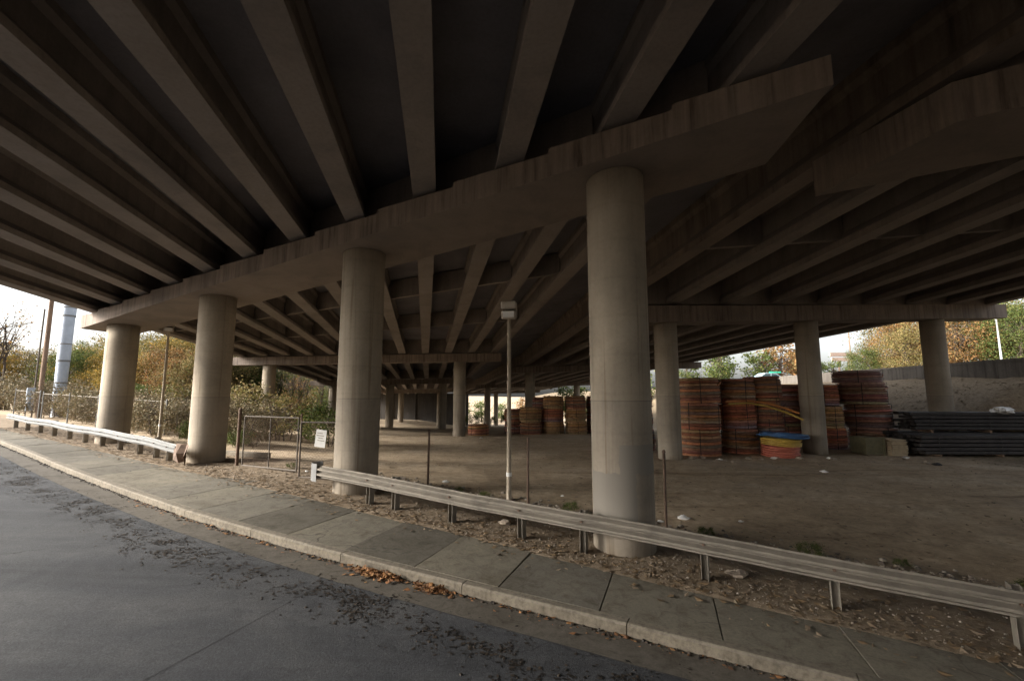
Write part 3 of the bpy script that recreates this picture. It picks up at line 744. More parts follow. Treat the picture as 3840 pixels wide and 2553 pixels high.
# ------------------------------------------------------------------ guardrails
WP = [(.0, 0.0), (.0, .03), (-.09, .07), (-.09, .11), (-.0, .145), (-.0, .165), (-.09, .20), (-.09, .24), (.0, .28), (.0, .31)]
WPROF = WP + [(a + .012, b) for a, b in reversed(WP)]
def guardrail(name, label, s0, s1, posts, dfun, mrail, zfun=lambda s: 0):
    x, y = W((s0 + s1) / 2, 8.1); t = thing(name, label, 'guardrail', (x, y, hs((s0 + s1) / 2)), 'guardrails along the sidewalk')
    a = s0; first = True
    while a < s1 - .05:
        b = min(a + 3.81, s1); mb = MB(); pts = []
        for i in range(9):
            q = a + (b + (.12 if b < s1 else 0) - a) * i / 8; x, y = W(q, dfun(q) + .014 * math.sin(q * 4.3) * math.sin(q * 1.3 + 1) - (.008 if int(a * 7) % 2 else 0)); pts.append(((x, y, hs(q) + .41 + zfun(q)), (N[0], N[1], 0)))
        mb.sweep(WPROF, pts); r = mb.build('rail', mrail, t, fix=True); a = b
    for i, q in enumerate(posts):
        d = dfun(q) + .105; x, y = W(q, d); z = hs(q); rz = math.atan2(U[1], U[0])
        mb = MB(); h = 1.02 + (.06 if i % 3 == 1 else 0)
        lean = rnd.uniform(-.02, .02)
        mb.box((x, y, z + h / 2 - .33), (.1, .008, h), rz, 0, lean)
        for o in (-.05, .05):
            mb.box((x + U[0] * o, y + U[1] * o, z + h / 2 - .33), (.008, .16, h), rz, 0, lean)
        mb.build('post', M['galv_dirty'], t, fix=True)
        mb = MB(); x, y = W(q, dfun(q) - .01); zz = hs(q) + .41 + zfun(q) + .155
        for o, dz in ((-.0, 0), (.12, .06), (.12, -.06), (-.12, .06), (-.12, -.06)):
            bx_, by_ = x + U[0] * o, y + U[1] * o; mb.tube([(bx_, by_, zz + dz), (bx_ - N[0] * .03, by_ - N[1] * .03, zz + dz)], .022, 6)
        mb.build('bolts', M['rust'], t)
    return t
t = guardrail('guardrail', 'long weathered guardrail passing in front of the nearest column', -14, 10.45, [8.6, 7.75, 6.08, 4.36, 3.05, .98, -.74, -2.6, -4.5, -6.4, -8.3], lambda s: 8.06, M['galv_dirty'], lambda s: .012 * math.sin(s * .9))
# flared end shoe
mb = MB(); pts = []
for i in range(9):
    a = i / 8; q = 10.4 + .42 * math.sin(a * 2.4); d = 7.98 + .42 * (1 - math.cos(a * 2.4)) / 1.75
    x, y = W(q, d); pts.append(((x, y, hs(10.4) + .37), (N[0], N[1], 0)))
mb.sweep([(-.01, -.06), (.0, -.06), (.0, .40), (-.01, .40)], pts)
mb.build('end_shoe', M['galv'], t, smooth=False, fix=True)['label'] = 'pale curved end shoe'
t = guardrail('guardrail', 'brighter galvanised guardrail at the left ending in a crumpled end by a column', 17.75, 36.5, [18.5, 19.5, 20.9, 22.6, 24.3, 26.1, 27.9, 29.8, 31.7, 33.6, 35.5], lambda s: 8.06 + .1 * sm(18, 16, s) - .05 * sm(20.5, 19, s), M['galv'], lambda s: -.10 * sm(20.6, 17.8, s) + .02 * math.sin(s * 1.1))
mb = MB(); x, y = W(18.1, 8.0)
cr = [(17.78, 8.0, .60), (17.5, 7.88, .64), (17.33, 7.93, .60), (17.2, 8.05, .62), (17.02, 8.0, .56)]
lo = [(17.78, 8.0, .22), (17.55, 7.82, .16), (17.3, 7.86, .06), (17.2, 8.02, .10), (16.95, 7.9, .0)]
mi = [(17.78, 7.92, .42), (17.45, 7.94, .40), (17.35, 7.80, .34), (17.12, 8.0, .34), (16.98, 7.86, .26)]
vs = []
for row in (cr, mi, lo):
    for s_, d_, z_ in row: xx, yy = W(s_, d_); vs.append((xx, yy, hs(17.9) + z_ * 1.12))
mb.add(vs, [(r * 5 + i, r * 5 + i + 1, (r + 1) * 5 + i + 1, (r + 1) * 5 + i) for r in range(2) for i in range(4)])
o = mb.build('crumpled_end', M['rust'], t); md = o.modifiers.new('thick', 'SOLIDIFY'); md.thickness = .012
o['label'] = 'bent rusty end piece'

# ------------------------------------------------------------------ floodlight poles
def flood(x, y, ztop, label, yaw):
    z = G(x, y); t = thing('floodlight_pole', label, 'lamp post', (x, y, z), 'floodlight poles in the lot')
    mb = MB(); mb.tube([(x, y, z - .1), (x, y, z + .25), (x, y, ztop)], [.075, .065, .05], 14); mb.build('pole', M['pole'], t, smooth=True)
    mb = MB(); mb.tube([(x, y, z - .05), (x, y, z + .04)], .13, 16); mb.build('base_plate', M['rust'], t)
    mb = MB(); c, s_ = math.cos(yaw), math.sin(yaw)
    mb.bevbox((x, y, ztop + .37), (.42, .34, .22), .03, rz=yaw); mb.bevbox((x, y - .02, ztop + .13), (.40, .36, .24), .03, rz=yaw, rx=.25)
    h = mb.build('lamp_head', M['lamp'], t, fix=True)
    mb = MB(); mb.bevbox((x + s_ * .17, y - c * .2, ztop + .11), (.3, .03, .16), .008, rz=yaw, rx=.25); l = mb.build('lens', M['glass'], None, fix=True)
    l.parent = h; 
    for v in l.data.vertices: v.co -= Vector((x, y, z))
    mb = MB(); mb.tube([(x, y, z + .62), (x, y, z + .72)], .072, 12); mb.build('band', M['plastic'], t)
flood(-.08, 12.1, 5.02, 'tan floodlight pole between the two nearest columns of the front pier', -.1)
flood(-16.7, 21.4, 5.95, 'dark floodlight pole standing left between two columns by the trees', .6)

# ------------------------------------------------------------------ lot fence posts, gate
for (px, py, h, lab) in ((-2.41, 13.09, 1.62, 'bare rusty fence post left of the tan floodlight pole'), (.4, 11.6, 1.64, 'thin bare fence post right of the tan floodlight pole'), (3.4, 10.2, 1.65, 'dark bare fence post right of the nearest column')):
    z = G(px, py); mb = MB(); mb.tube([(px, py, z - .2), (px + .01, py, z + h)], .032, 10); mb.tube([(px + .01, py, z + h), (px + .01, py, z + h + .05)], [.045, .02], 10)
    t = mb.build('fence_post', M['rust']); tag(t, lab, 'fence post', 'bare posts of the lost lot fence')

def mesh_wires(mb, a, b, z0, h, cell=.11, r=.0022):
    a, b = Vector((*a, 0)), Vector((*b, 0)); L = (b - a).length; u = (b - a) / L; n = int((L + h) / cell)
    for i in range(n):
        for sgn in (1, -1):
            x0 = i * cell - (h if sgn > 0 else 0); x1 = x0 + h * sgn if sgn > 0 else i * cell - h
            if sgn < 0: x0 = i * cell
            # clip to 0..L
            p, q = (x0, 0), (x1, h)
            ts = [0, 1]
            dx = q[0] - p[0]
            lo_, hi_ = 0., 1.
            if dx > 0: lo_ = max(lo_, (0 - p[0]) / dx); hi_ = min(hi_, (L - p[0]) / dx)
            else: lo_ = max(lo_, (L - p[0]) / dx); hi_ = min(hi_, (0 - p[0]) / dx)
            if hi_ <= lo_: continue
            A = a + u * (p[0] + dx * lo_); B = a + u * (p[0] + dx * hi_)
            mb.tube([(A.x, A.y, z0 + h * lo_), (B.x, B.y, z0 + h * hi_)], r, 3, False)
def gate_leaf(a, b, z0, h, label, cross_at=None):
    t = thing('gate_leaf', label, 'gate', (a[0], a[1], z0), 'leaves of the chain link gate')
    mb = MB()
    za, zb_ = z0 + .06, z0 + h
    for p, q in (((*a, za), (*b, za)), ((*b, za), (*b, zb_)), ((*b, zb_), (*a, zb_)), ((*a, zb_), (*a, za))): mb.tube([p, q], .024, 8)
    mb.build('frame', M['pipe'], t)
    if cross_at:
        c = (a[0] + (b[0] - a[0]) * cross_at, a[1] + (b[1] - a[1]) * cross_at); mb = MB(); mb.tube([(*c, za), (*c, zb_)], .02, 8); mb.build('brace', M['pipe'], t)
    mb = MB(); mesh_wires(mb, a, b, za, zb_ - za); mb.build('wire_mesh', M['rust'], t)
    return t
ga = W(15.75, 9.1); gb = W(13.1, 9.3)
gz = G(*W(14, 9.3))
gate_leaf(ga, gb, gz, 1.72, 'chain link gate leaf nearest the column with the crumpled rail', .5)
gc = W(12.55, 9.0); gd = W(10.5, 9.62)
gz2 = G(*gc)
gate_leaf(gc, gd, gz2 - .06, 1.72, 'chain link gate leaf with the white sign, running behind a column', .72)
for q, h, r, lab in ((W(15.98, 9.05), 1.9, .055, 'dark thick hinge post of the gate beside the column'), (W(12.72, 9.12), 1.85, .03, 'slim meeting post between the two gate leaves')):
    z = G(*q); mb = MB(); mb.tube([(*q, z - .2), (*q, z + h)], r, 12); mb.tube([(*q, z + h), (*q, z + h + .06)], [r * 1.2, r * .4], 12)
    tag(mb.build('gate_post', M['rust']), lab, 'gate post')
# sign on the gate
f = .34; sx, sy = gc[0] + (gd[0] - gc[0]) * f, gc[1] + (gd[1] - gc[1]) * f
yaw = math.atan2(gd[1] - gc[1], gd[0] - gc[0])
t = thing('gate_sign', 'white notice sign wired to the chain link gate', 'sign', (sx + .04 * math.sin(yaw), sy - .04 * math.cos(yaw), gz2 + 1.18))
mb = MB(); mb.box(t.location, (.36, .006, .52), yaw, 0, .1); mb.build('panel', M['white'], t)
mb = MB()
for i in range(5):
    o = Vector((math.sin(yaw) * .006, -math.cos(yaw) * .006, .16 - i * .075)); w_ = (.2, .26, .16, .24, .12)[i]
    mb.box(Vector(t.location) + o + Vector((-.016 * math.cos(yaw) * (2 - i) * .8, 0, 0)), (w_, .004, .022), yaw, 0, .1)
mb.build('faded_lettering', M['galv_dirty'], t)
# padlock chain at the gate
mb = MB(); q = W(12.85, 9.15); z = G(*q)
for i in range(7):
    a_ = i * .9; mb.ring((q[0] + .05 * math.cos(a_), q[1] + .05 * math.sin(a_), z + 1.3 + .02 * i), .03, .008, 10, 5)
tag(mb.build('gate_chain', M['strap']), 'black chain looped round the meeting gate posts', 'chain')
# concrete beam lying behind gate
p, q = Vector((-11.6, 17.9, 0)), Vector((-9.15, 17.1, 0))
mb = MB(); c = (p + q) / 2; zc = G(c.x, c.y); d = q - p
mb.bevbox((c.x, c.y, zc + .09), (d.length, .24, .2), .03, rz=math.atan2(d.y, d.x)); tag(mb.build('concrete_beam', M['kerb'], fix=True), 'pale concrete beam lying on the dirt behind the gate', 'concrete beam')
# heap of red clay
mb = MB(); r = random.Random(4); vs = []; n, m_ = 22, 8
cx, cy = -16.3, 25.6; zc = G(cx, cy)
for j in range(m_ + 1):
    for i in range(n):
        a_ = 2 * math.pi * i / n; k = j / m_
        rr = 1.25 * (1 - k) * (1 + .18 * math.sin(3 * a_ + j) + r.uniform(-.08, .08)); vs.append((cx + rr * math.cos(a_) * 1.4, cy + rr * math.sin(a_), zc - .1 + 1.15 * (1 - (1 - k) ** 1.7) + r.uniform(-.05, .05)))
mb.add(vs, [(j * n + i, j * n + (i + 1) % n, (j + 1) * n + (i + 1) % n, (j + 1) * n + i) for j in range(m_) for i in range(n)])
tag(mb.build('clay_heap', M['clay'], smooth=True, fix=True), 'heap of orange clay soil behind the gate post', 'dirt heap')

# ------------------------------------------------------------------ conduit coils
ORANGE = [(.50, .23, .105), (.46, .205, .095), (.42, .18, .09), (.38, .16, .09), (.34, .155, .10), (.50, .26, .125), (.40, .23, .14), (.36, .27, .21)]
DARK = [(.34, .165, .11), (.29, .145, .105), (.37, .185, .12), (.24, .14, .115), (.42, .21, .12), (.31, .26, .22)]
BRIGHT = [(.56, .30, .12), (.51, .265, .11), (.58, .32, .14), (.47, .245, .11), (.42, .21, .105)]
def make_coil(palette, seed, rows=9, rad=1.02, pr=.0735, sag=.014):
    r = random.Random(seed)
    t = thing('conduit_coil', 'coil', 'coil of conduit', (0, 0, 0))
    mb = MB(); base = r.choice(palette); bulge = r.uniform(.03, .07); tap = r.uniform(.02, .09)
    for i in range(rows):
        base = r.choice(palette)
        if i % 2: base = (base[0] * .62, base[1] * .6, base[2] * .72)
        for lay in range(3):
            if lay and i not in (0, rows - 1): continue
            rr = rad - lay * pr * 1.9 + (r.uniform(-sag, sag) if lay == 0 else 0) + bulge * math.sin((i + .5) / rows * 3.14) - tap * i / rows
            c = tuple(max(0, x * r.uniform(.8, 1.2)) for x in (base if lay == 0 else r.choice(palette)))
            mb.ring((r.uniform(-sag, sag) * .6, r.uniform(-sag, sag) * .6, pr + i * pr * 1.97), rr, pr * .97, 44, 8, (r.uniform(-.012, .012), r.uniform(-.012, .012)), .005, r.uniform(0, 6), c)
    # one loose turn crossing the face
    pts = []
    a0 = r.uniform(3.4, 4.2); z0 = r.uniform(.3, .7) * rows * pr * 2
    for i in range(14):
        a = a0 + i * .13; pts.append(((rad + pr * 1.2 + .02) * math.cos(a), (rad + pr * 1.2 + .02) * math.sin(a), z0 + .25 * math.sin(i / 13 * 3.1) * r.choice((1, 1)) - .012 * i))
    mb.tube(pts, pr * .6, 6, True, r.choice(palette))
    mb.build('windings', M['coil'], t, smooth=True)
    H = rows * pr * 1.97
    for k in range(5):
        a = k * 1.2566 + r.uniform(-.2, .2); sb_ = MB()
        q = rad + pr + .035; qi = rad - 5 * pr
        for (ra, zc_, sx_, sz_) in ((q, H / 2, .012, H + .03), (qi, H / 2, .012, H + .03)):
            sb_.box((ra * math.cos(a), ra * math.sin(a), zc_), (sx_, .035, sz_), a)
        for zc_ in (-.0, H + .012): sb_.box(((q + qi) / 2 * math.cos(a), (q + qi) / 2 * math.sin(a), zc_), (q - qi, .05, .012), a)
        sb_.build('strap', M['strap'], t)
    return t, H
protos = {}
for nm, pal, sd, rows in (('o1', ORANGE, 1, 9), ('o2', ORANGE, 2, 9), ('o3', ORANGE, 3, 9), ('d1', DARK, 4, 9), ('d2', DARK, 5, 9), ('b1', BRIGHT, 6, 9), ('b2', BRIGHT, 7, 8), ('d3', DARK, 8, 5)):
    protos[nm] = make_coil(pal, sd, rows)
used = set()
GC = 'coils of conduit stacked in the lot'
def put(pn, x, y, z, label, rz=0, sc_=1., tilt=None):
    p, H = protos[pn]
    if pn not in used:
        used.add(pn); o = p; o.location = (x, y, z); o.rotation_euler = (tilt[0] if tilt else 0, tilt[1] if tilt else 0, rz); o.scale = sc_ if isinstance(sc_, tuple) else (sc_,) * 3; o['label'] = label; o['group'] = GC
    else: o = dup(p, (x, y, z), rz, label, GC, sc_ if isinstance(sc_, tuple) else (sc_,) * 3, tilt)
    return H * (sc_[2] if isinstance(sc_, tuple) else sc_)
TN = {1: ['only'], 2: ['bottom', 'top'], 3: ['bottom', 'middle', 'top'], 4: ['bottom', 'second', 'third', 'top']}
def stack(x, y, names, desc, sc_=1., lean=(0, 0), jit=.06, seed=0, bcol=None):
    r = random.Random(seed + int(x * 100)); z = G(x, y) - .02
    for i, n in enumerate(names):
        h = put(n, x + lean[0] * i + r.uniform(-jit, jit), y + lean[1] * i + r.uniform(-jit, jit), z, '%s conduit coil, %s of %s' % (('dark' if n[0] == 'd' else 'bright' if n[0] == 'b' else 'orange'), TN[len(names)][i], desc), r.uniform(0, 6.28), tuple(q * r.uniform(.97, 1.03) for q in sc_) if isinstance(sc_, tuple) else sc_ * r.uniform(.97, 1.03), (r.uniform(-.025, .025), r.uniform(-.025, .025)))
        z += h + .02
    return z
stack(9.65, 23.3, ['o1', 'o2', 'o1'], 'the tall stack right beside the pier column', 1.0, seed=1)
stack(11.95, 23.9, ['o2', 'o3', 'o2'], 'the stack with loose pipe ends sticking out', (.86, .86, .96), seed=2)
zc3 = stack(13.65, 24.2, ['d3', 'd1', 'o1', 'o2'], 'the stack behind the blue and yellow coils', .84, (-.05, 0), seed=3)
stack(18.0, 26.0, ['o3', 'b1', 'o3'], 'the narrow stack just right of the second coil pier column', .92, (-.08, 0), seed=4)
stack(20.45, 25.6, ['d2', 'd1', 'd2', 'd3'], 'the dark leaning stack beside the embankment', (1.03, 1.03, .93), (-.2, 0), seed=5)
stack(7.0, 25.4, ['o2', 'd1', 'o1'], 'the stack hidden behind the nearest pier columns', .9, seed=6)
stack(17.2, 28.0, ['d1', 'd2', 'd1'], 'the dark stack behind the second row of coils', .95, seed=16)
stack(1.75, 42, ['o1', 'b1'], 'the shorter stack right of the floodlight pole', .92, seed=7)
stack(3.9, 42.3, ['b1', 'o3', 'b1'], 'the middle stack of the far row', .88, seed=8)
stack(6.0, 42.2, ['b1', 'b1', 'o1'], 'the far row stack left of the nearest column', .9, seed=9)
stack(8.1, 43, ['d2', 'd1', 'd1'], 'the dark far row stack half hidden by the nearest column', .9, seed=10)
stack(.25, 43.8, ['d1', 'o2'], 'the far stack peeping out behind the floodlight pole', .88, seed=11)
stack(3.0, 44.8, ['o2', 'd1', 'd1'], 'the far stack behind the gap of the far row', .88, seed=12)
stack(-2.95, 39.4, ['b2'], 'its own left of the floodlight pole', .82, seed=13)
# flat coils of coloured pipe in front
def flat(x, y, z, rows, rad, pr, m, label, tilt=(0, 0), nm='pipe_coil', wob=.02):
    mb = MB(); r = random.Random(int(x * 37))
    for i in range(rows):
        for l in range(3): mb.ring((r.uniform(-.03, .03), r.uniform(-.03, .03), pr + i * pr * 1.9), rad - l * pr * 2 + r.uniform(-.02, .02), pr, 36, 6, (tilt[0] + r.uniform(-.01, .01), tilt[1]), wob, r.uniform(0, 6))
    o = mb.build(nm, m, smooth=True); o.location = (x, y, z); tag(o, label, 'coil of pipe', 'loose coils of coloured pipe')
    return z + rows * pr * 1.9
gz0 = G(13, 22.2)
z = flat(12.95, 21.9, gz0, 5, .78, .055, M['red'], 'dull red pipe coil at the bottom under the yellow coil', (.0, .02))
z = flat(13.05, 22.0, z, 4, .82, .045, M['yellow'], 'yellow pipe coil between the red and the blue coils', (-.03, .02))
z = flat(13.2, 22.0, z + .02, 2, 1.0, .05, M['blue'], 'slumped blue pipe coil on top of the yellow coil', (-.06, -.02), wob=.06)
# loose pipe ends sticking out of the second stack
for i, (c0, c1, m_, lab) in enumerate((((12.0, 22.95, 2.62), (14.2, 22.2, 2.0), 'orange', 'loose orange pipe end sticking out of the coil stack'), ((12.1, 22.9, 2.5), (14.3, 22.1, 1.7), 'yellow', 'loose yellow orange pipe end hanging below the orange one'))):
    a_, b_ = Vector(c0), Vector(c1); mb = MB(); mb.tube([a_ + Vector((-1.0, .1, -.05)), a_, a_.lerp(b_, .35) + Vector((0, 0, .12)), a_.lerp(b_, .7) + Vector((0, 0, .1)), b_], .05, 8)
    tag(mb.build('pipe_end', M[m_], smooth=True), lab, 'pipe', 'loose pipe ends')

# ------------------------------------------------------------------ stacks of dark planks, timber, crate
def planks(x0, x1, y, z, rows, deep, label, seed, yaw=0.):
    r = random.Random(seed); c = ((x0 + x1) / 2, y, z)
    t = thing('plank_bundle', label, 'stack of planks', c, 'bundles of dark planks')
    th = .185
    for i in range(rows):
        for j in range(deep):
            mb = MB(); L = x1 - x0 + r.uniform(-.35, .25); off = r.uniform(-.15, .15)
            a_ = yaw; cc = Vector((off, (j - (deep - 1) / 2) * .4 + r.uniform(-.02, .02), th * (i + .5) + .12)); m_ = Matrix.Rotation(a_, 3, 'Z')
            mb.bevbox(Vector(c) + m_ @ cc, (L, .375, th - .035), .012, rz=a_ + r.uniform(-.006, .006), ry=r.uniform(-.004, .004)); mb.build('plank', M['black'], t, fix=True)
    for k in (-.38, 0, .38):
        mb = MB(); m_ = Matrix.Rotation(yaw, 3, 'Z'); mb.box(Vector(c) + m_ @ Vector((k * (x1 - x0), 0, .06)), (.1, deep * .41, .115), yaw); mb.build('bearer', M['wood'], t)
        mb = MB()
        q = deep * .2 + .02
        mb.box(Vector(c) + m_ @ Vector((k * (x1 - x0), -q, .12 + rows * th / 2)), (.03, .006, rows * th), yaw); mb.box(Vector(c) + m_ @ Vector((k * (x1 - x0), 0, .125 + rows * th)), (.03, q * 2, .006), yaw)
        mb.build('strap', M['strap'], t)
    return z + rows * th + .12
gz1 = G(23, 22.6)
za = planks(19.8, 27.6, 22.5, G(21, 22.5), 5, 3, 'front lower bundle of dark planks at the right edge', 1, -.02)
zb_ = planks(20.2, 28.2, 24.0, G(21.5, 24.0) + .05, 5, 3, 'rear lower bundle of dark planks at the foot of the embankment', 2, -.02)
planks(20.9, 28.6, 23.9, zb_, 5, 3, 'upper bundle of dark planks lying on the rear bundle', 3, -.04)
mb = MB()
t = thing('timber_stack', 'small stack of pale boards, ends showing, beside the dark plank bundles', 'stack of boards', (19.0, 22.9, G(19.0, 22.9)))
r = random.Random(2)
for i in range(9):
    b = MB(); b.bevbox((19.0 + r.uniform(-.03, .03), 22.9 + r.uniform(-.05, .05), t.location.z + .06 + i * .088), (.78 + r.uniform(-.05, .05), 1.4, .068), .01, rz=r.uniform(-.03, .03)); b.build('board', M['pale_wood'], t, fix=True)
t = thing('crate', 'olive green slatted crate between the dark coil stack and the pale boards', 'crate', (18.0, 23.0, G(18.0, 23.0)))
for i in range(6):
    b = MB(); b.bevbox((18.0, 22.46, t.location.z + .1 + i * .138), (.95, .03, .115), .006); b.build('slat', M['olive'], t, fix=True)
b = MB(); b.box((18.0, 23.0, t.location.z + .43), (.9, 1.02, .82)); b.build('box', M['olive'], t)
for sx_ in (-.44, .44):
    b = MB(); b.box((18.0 + sx_, 22.43, t.location.z + .43), (.08, .03, .86)); b.build('corner_batten', M['olive'], t)

# ------------------------------------------------------------------ litter, stones
def bag(x, y, sz, label, m='plastic', zoff=0, name='plastic_bag', seed=0):
    r = random.Random(seed + int(x * 91)); mb = MB(); vs = []; n, k = 9, 5
    z = G(x, y) + zoff
    for j in range(k + 1):
        for i in range(n):
            a_ = 6.283 * i / n; f = j / k; rr = sz * math.sin(.35 + f * 2.6) * r.uniform(.6, 1.25)
            vs.append((x + rr * math.cos(a_) * 1.2, y + rr * math.sin(a_), z - .01 + sz * .75 * f * r.uniform(.8, 1.2)))
    mb.add(vs, [(j * n + i, j * n + (i + 1) % n, (j + 1) * n + (i + 1) % n, (j + 1) * n + i) for j in range(k) for i in range(n)] + [tuple(range(k * n, k * n + n))])
    return tag(mb.build(name, M[m], fix=True), label, 'litter', 'litter scattered over the lot')
for i, (x, y, s_, lab) in enumerate((
    (-2.02, 14.0, .10, 'white plastic bag on the dirt left of the tan floodlight pole'),
    (4.05, 10.9, .13, 'crumpled white bag on the dirt just right of the nearest column'),
    (3.45, 10.75, .07, 'small white scrap beside the bare post right of the nearest column'),
    (5.35, 10.8, .06, 'small pale scrap by the rail on the right'),
    (-2.35, 34.5, .12, 'white scrap in front of the lone orange coil'),
    (9.4, 20.6, .12, 'pale scrap at the foot of the tall orange stack'),
    (12.1, 21.0, .13, 'white scrap in front of the loose pipe ends stack'),
    (14.6, 20.9, .12, 'dirty white scrap right of the red coil'),
    (11.9, 17.4, .12, 'white scrap in the middle of the right side of the lot'),
    (18.2, 21.0, .14, 'pale scrap before the pale board stack'),
    (-15.2, 27.0, .16, 'white bag on the dirt behind the gate'),
    (25.6, 23.4, .5, 'white plastic sheet slumped over the dark planks'),
    (27.8, 29.3, .35, 'white bag on the embankment slope'),
    (-6.7, 14.9, .06, 'white scrap at the foot of the gate'),
    (1.4, 12.8, .05, 'small pale scrap right of the tan floodlight pole'))):
    zo = 0
    if abs(x - 25.6) < .01: zo = zb_ + .95 - G(x, y)
    bag(x, y, s_, lab, 'plastic', zo, seed=i)
def stone(x, y, sz, label, m='stone'):
    bag(x, y, sz, label, m, 0, 'stone'); o = bpy.context.scene.objects[-1]
for i, (s_, d_, q, lab) in enumerate(((.55, 8.62, .15, 'tan stone under the guardrail right of the nearest column'), (5.1, 8.75, .13, 'tan stone under the guardrail between the two nearest columns'), (18.9, 8.9, .14, 'reddish brick lump under the left guardrail'), (19.6, 9.1, .12, 'dark lump under the left guardrail by the column'), (20.4, 9.0, .15, 'pale lump under the middle of the left guardrail'))):
    x, y = W(s_, d_); o = bag(x, y, q, lab, 'stone', 0, 'stone', 50 + i); o['category'] = 'stone'; o['group'] = 'stones under the guardrails'
r = random.Random(12)
for i in range(16):
    x = r.uniform(8, 19); y = r.uniform(19.6, 21.6); o = bag(x, y, r.uniform(.08, .16), 'lump of brown rubble at the foot of the coil stacks', 'stone', 0, 'stone', 80 + i); o['category'] = 'stone'; o['group'] = 'rubble lumps along the coil stacks'
bag(18.0, 19.3, .16, 'dark tyre scrap lying on the dirt before the crate', 'strap', 0, 'rubber_scrap')['category'] = 'scrap'

# ------------------------------------------------------------------ trees and shrubs
def make_tree(name, label, h, rx, zc, rz_, leafm, nclump, nleaf, lsize, seed, trunk_r=.14, stems=1, spread=.9, cat='tree', twig=True):
    r = random.Random(seed); t = thing(name, label, cat, (0, 0, 0))
    tb = MB(); lb = MB(); clumps = []
    for i in range(nclump):
        u = r.gauss(0, 1); v = r.gauss(0, 1); w = r.gauss(0, 1); L = math.sqrt(u * u + v * v + w * w) or 1; q = r.uniform(.35, 1.) ** .6
        clumps.append(Vector((u / L * rx * q, v / L * rx * q, zc + w / L * rz_ * q)))
    for sI in range(stems):
        a = r.uniform(0, 6.28); bx, by = (0, 0) if stems == 1 else (r.uniform(-.6, .6) * rx * .5, r.uniform(-.6, .6) * rx * .5)
        top = Vector((bx + math.cos(a) * rx * .2, by + math.sin(a) * rx * .2, zc + rz_ * .5))
        P = [Vector((bx, by, -.3)), Vector((bx + r.uniform(-.15, .15), by + r.uniform(-.15, .15), h * .25)), Vector((bx, by, h * .25)).lerp(top, .5) + Vector((r.uniform(-.3, .3), r.uniform(-.3, .3), 0)), top]
        tr = trunk_r / math.sqrt(stems)
        tb.tube(P, [tr * 1.3, tr, tr * .7, tr * .25], 7)
        mine = clumps[sI::stems]
        for c in mine[:(26 if twig else 8)]:
            k = r.uniform(.2, .85); p = P[1].lerp(P[3], k); m_ = p.lerp(c, .5) + Vector((r.uniform(-.2, .2), r.uniform(-.2, .2), r.uniform(0, .35)))
            tb.tube([p, m_, c], [tr * .42, tr * .25, tr * .08], 5, False)
            for q in range(2):
                e = c + Vector((r.gauss(0, .5), r.gauss(0, .5), r.gauss(.3, .4))) * spread
                tb.tube([m_.lerp(c, r.random()), e], [tr * .14, tr * .05], 4, False)
    for c in clumps:
        sg = spread * r.uniform(.5, 1.1) * min(rx, rz_) * .26
        for i in range(int(nleaf * r.uniform(.5, 1.4))):
            p = c + Vector((r.gauss(0, sg), r.gauss(0, sg), r.gauss(0, sg * .8)))
            q = lsize * r.uniform(.5, 1.3)
            x = Vector((r.gauss(0, 1), r.gauss(0, 1), r.gauss(0, .7))).normalized(); y = x.cross(Vector((r.gauss(0, 1), r.gauss(0, 1), r.gauss(0, 1)))).normalized()
            lb.add([p - x * q, p + y * q * .5, p + x * q, p - y * q * .5], [(0, 1, 2, 3)])
    if cat == 'shrub': tb.build('stems', M['bark'], t); lb.build('foliage', M[leafm], t)
    else: tb.build('trunk', M['bark'], t); lb.build('crown', M[leafm], t)
    return t
TP = {}
def tree(kind, x, y, label, group, sc_=1., rz=None, z=None):
    o = TP[kind]; z = G(x, y) - .05 if z is None else z; r = random.Random(int(x * 13 + y * 7)); rz = r.uniform(0, 6.28) if rz is None else rz
    if kind not in done: done.add(kind); o.location = (x, y, z); o.rotation_euler = (0, 0, rz); o.scale = (sc_,) * 3 if not isinstance(sc_, tuple) else sc_; o['label'] = label; o['group'] = group; return o
    return dup(o, (x, y, z), rz, label, group, sc_)
done = set()
TP['gold'] = make_tree('autumn_tree', 'x', 8, 2.8, 4.6, 3.2, 'leaf_gold', 58, 250, .095, 21)
TP['rust'] = make_tree('autumn_tree', 'x', 8.5, 3.0, 4.8, 3.3, 'leaf_rust', 58, 240, .095, 22)
TP['green'] = make_tree('green_tree', 'x', 9, 3.0, 5.2, 3.6, 'leaf_green', 60, 240, .10, 23)
TP['olive'] = make_tree('autumn_tree', 'x', 9, 3.4, 4.6, 4.1, 'leaf_olive', 70, 230, .10, 31)
TP['bare'] = make_tree('bare_tree', 'x', 9.5, 3.0, 6.4, 3.4, 'leaf_rust', 60, 9, .10, 24, .13, 2)
TP['thin'] = make_tree('thicket_tree', 'x', 7.5, 1.7, 4.6, 3.2, 'leaf_green', 30, 50, .09, 25, .12, 4)
TP['shrub'] = make_tree('shrub', 'x', 2.2, 1.5, 1.1, 1.1, 'leaf_olive', 30, 90, .07, 26, .05, 5, cat='shrub')
TP['gshrub'] = make_tree('shrub', 'x', 2.2, 1.5, 1.1, 1.1, 'leaf_green', 30, 90, .07, 27, .05, 5, cat='shrub')
TP['brush'] = make_tree('shrub', 'x', 1.8, 1.5, .9, .9, 'brush', 34, 110, .05, 28, .04, 7, cat='shrub')
TP['far'] = make_tree('distant_tree', 'x', 8, 3.2, 4.6, 3.4, 'leaf_green', 36, 40, .30, 29, .2)
TP['farrust'] = make_tree('distant_tree', 'x', 8, 3.2, 4.8, 3.4, 'leaf_rust', 36, 40, .30, 30, .2)
GL = 'trees beyond the left fence'
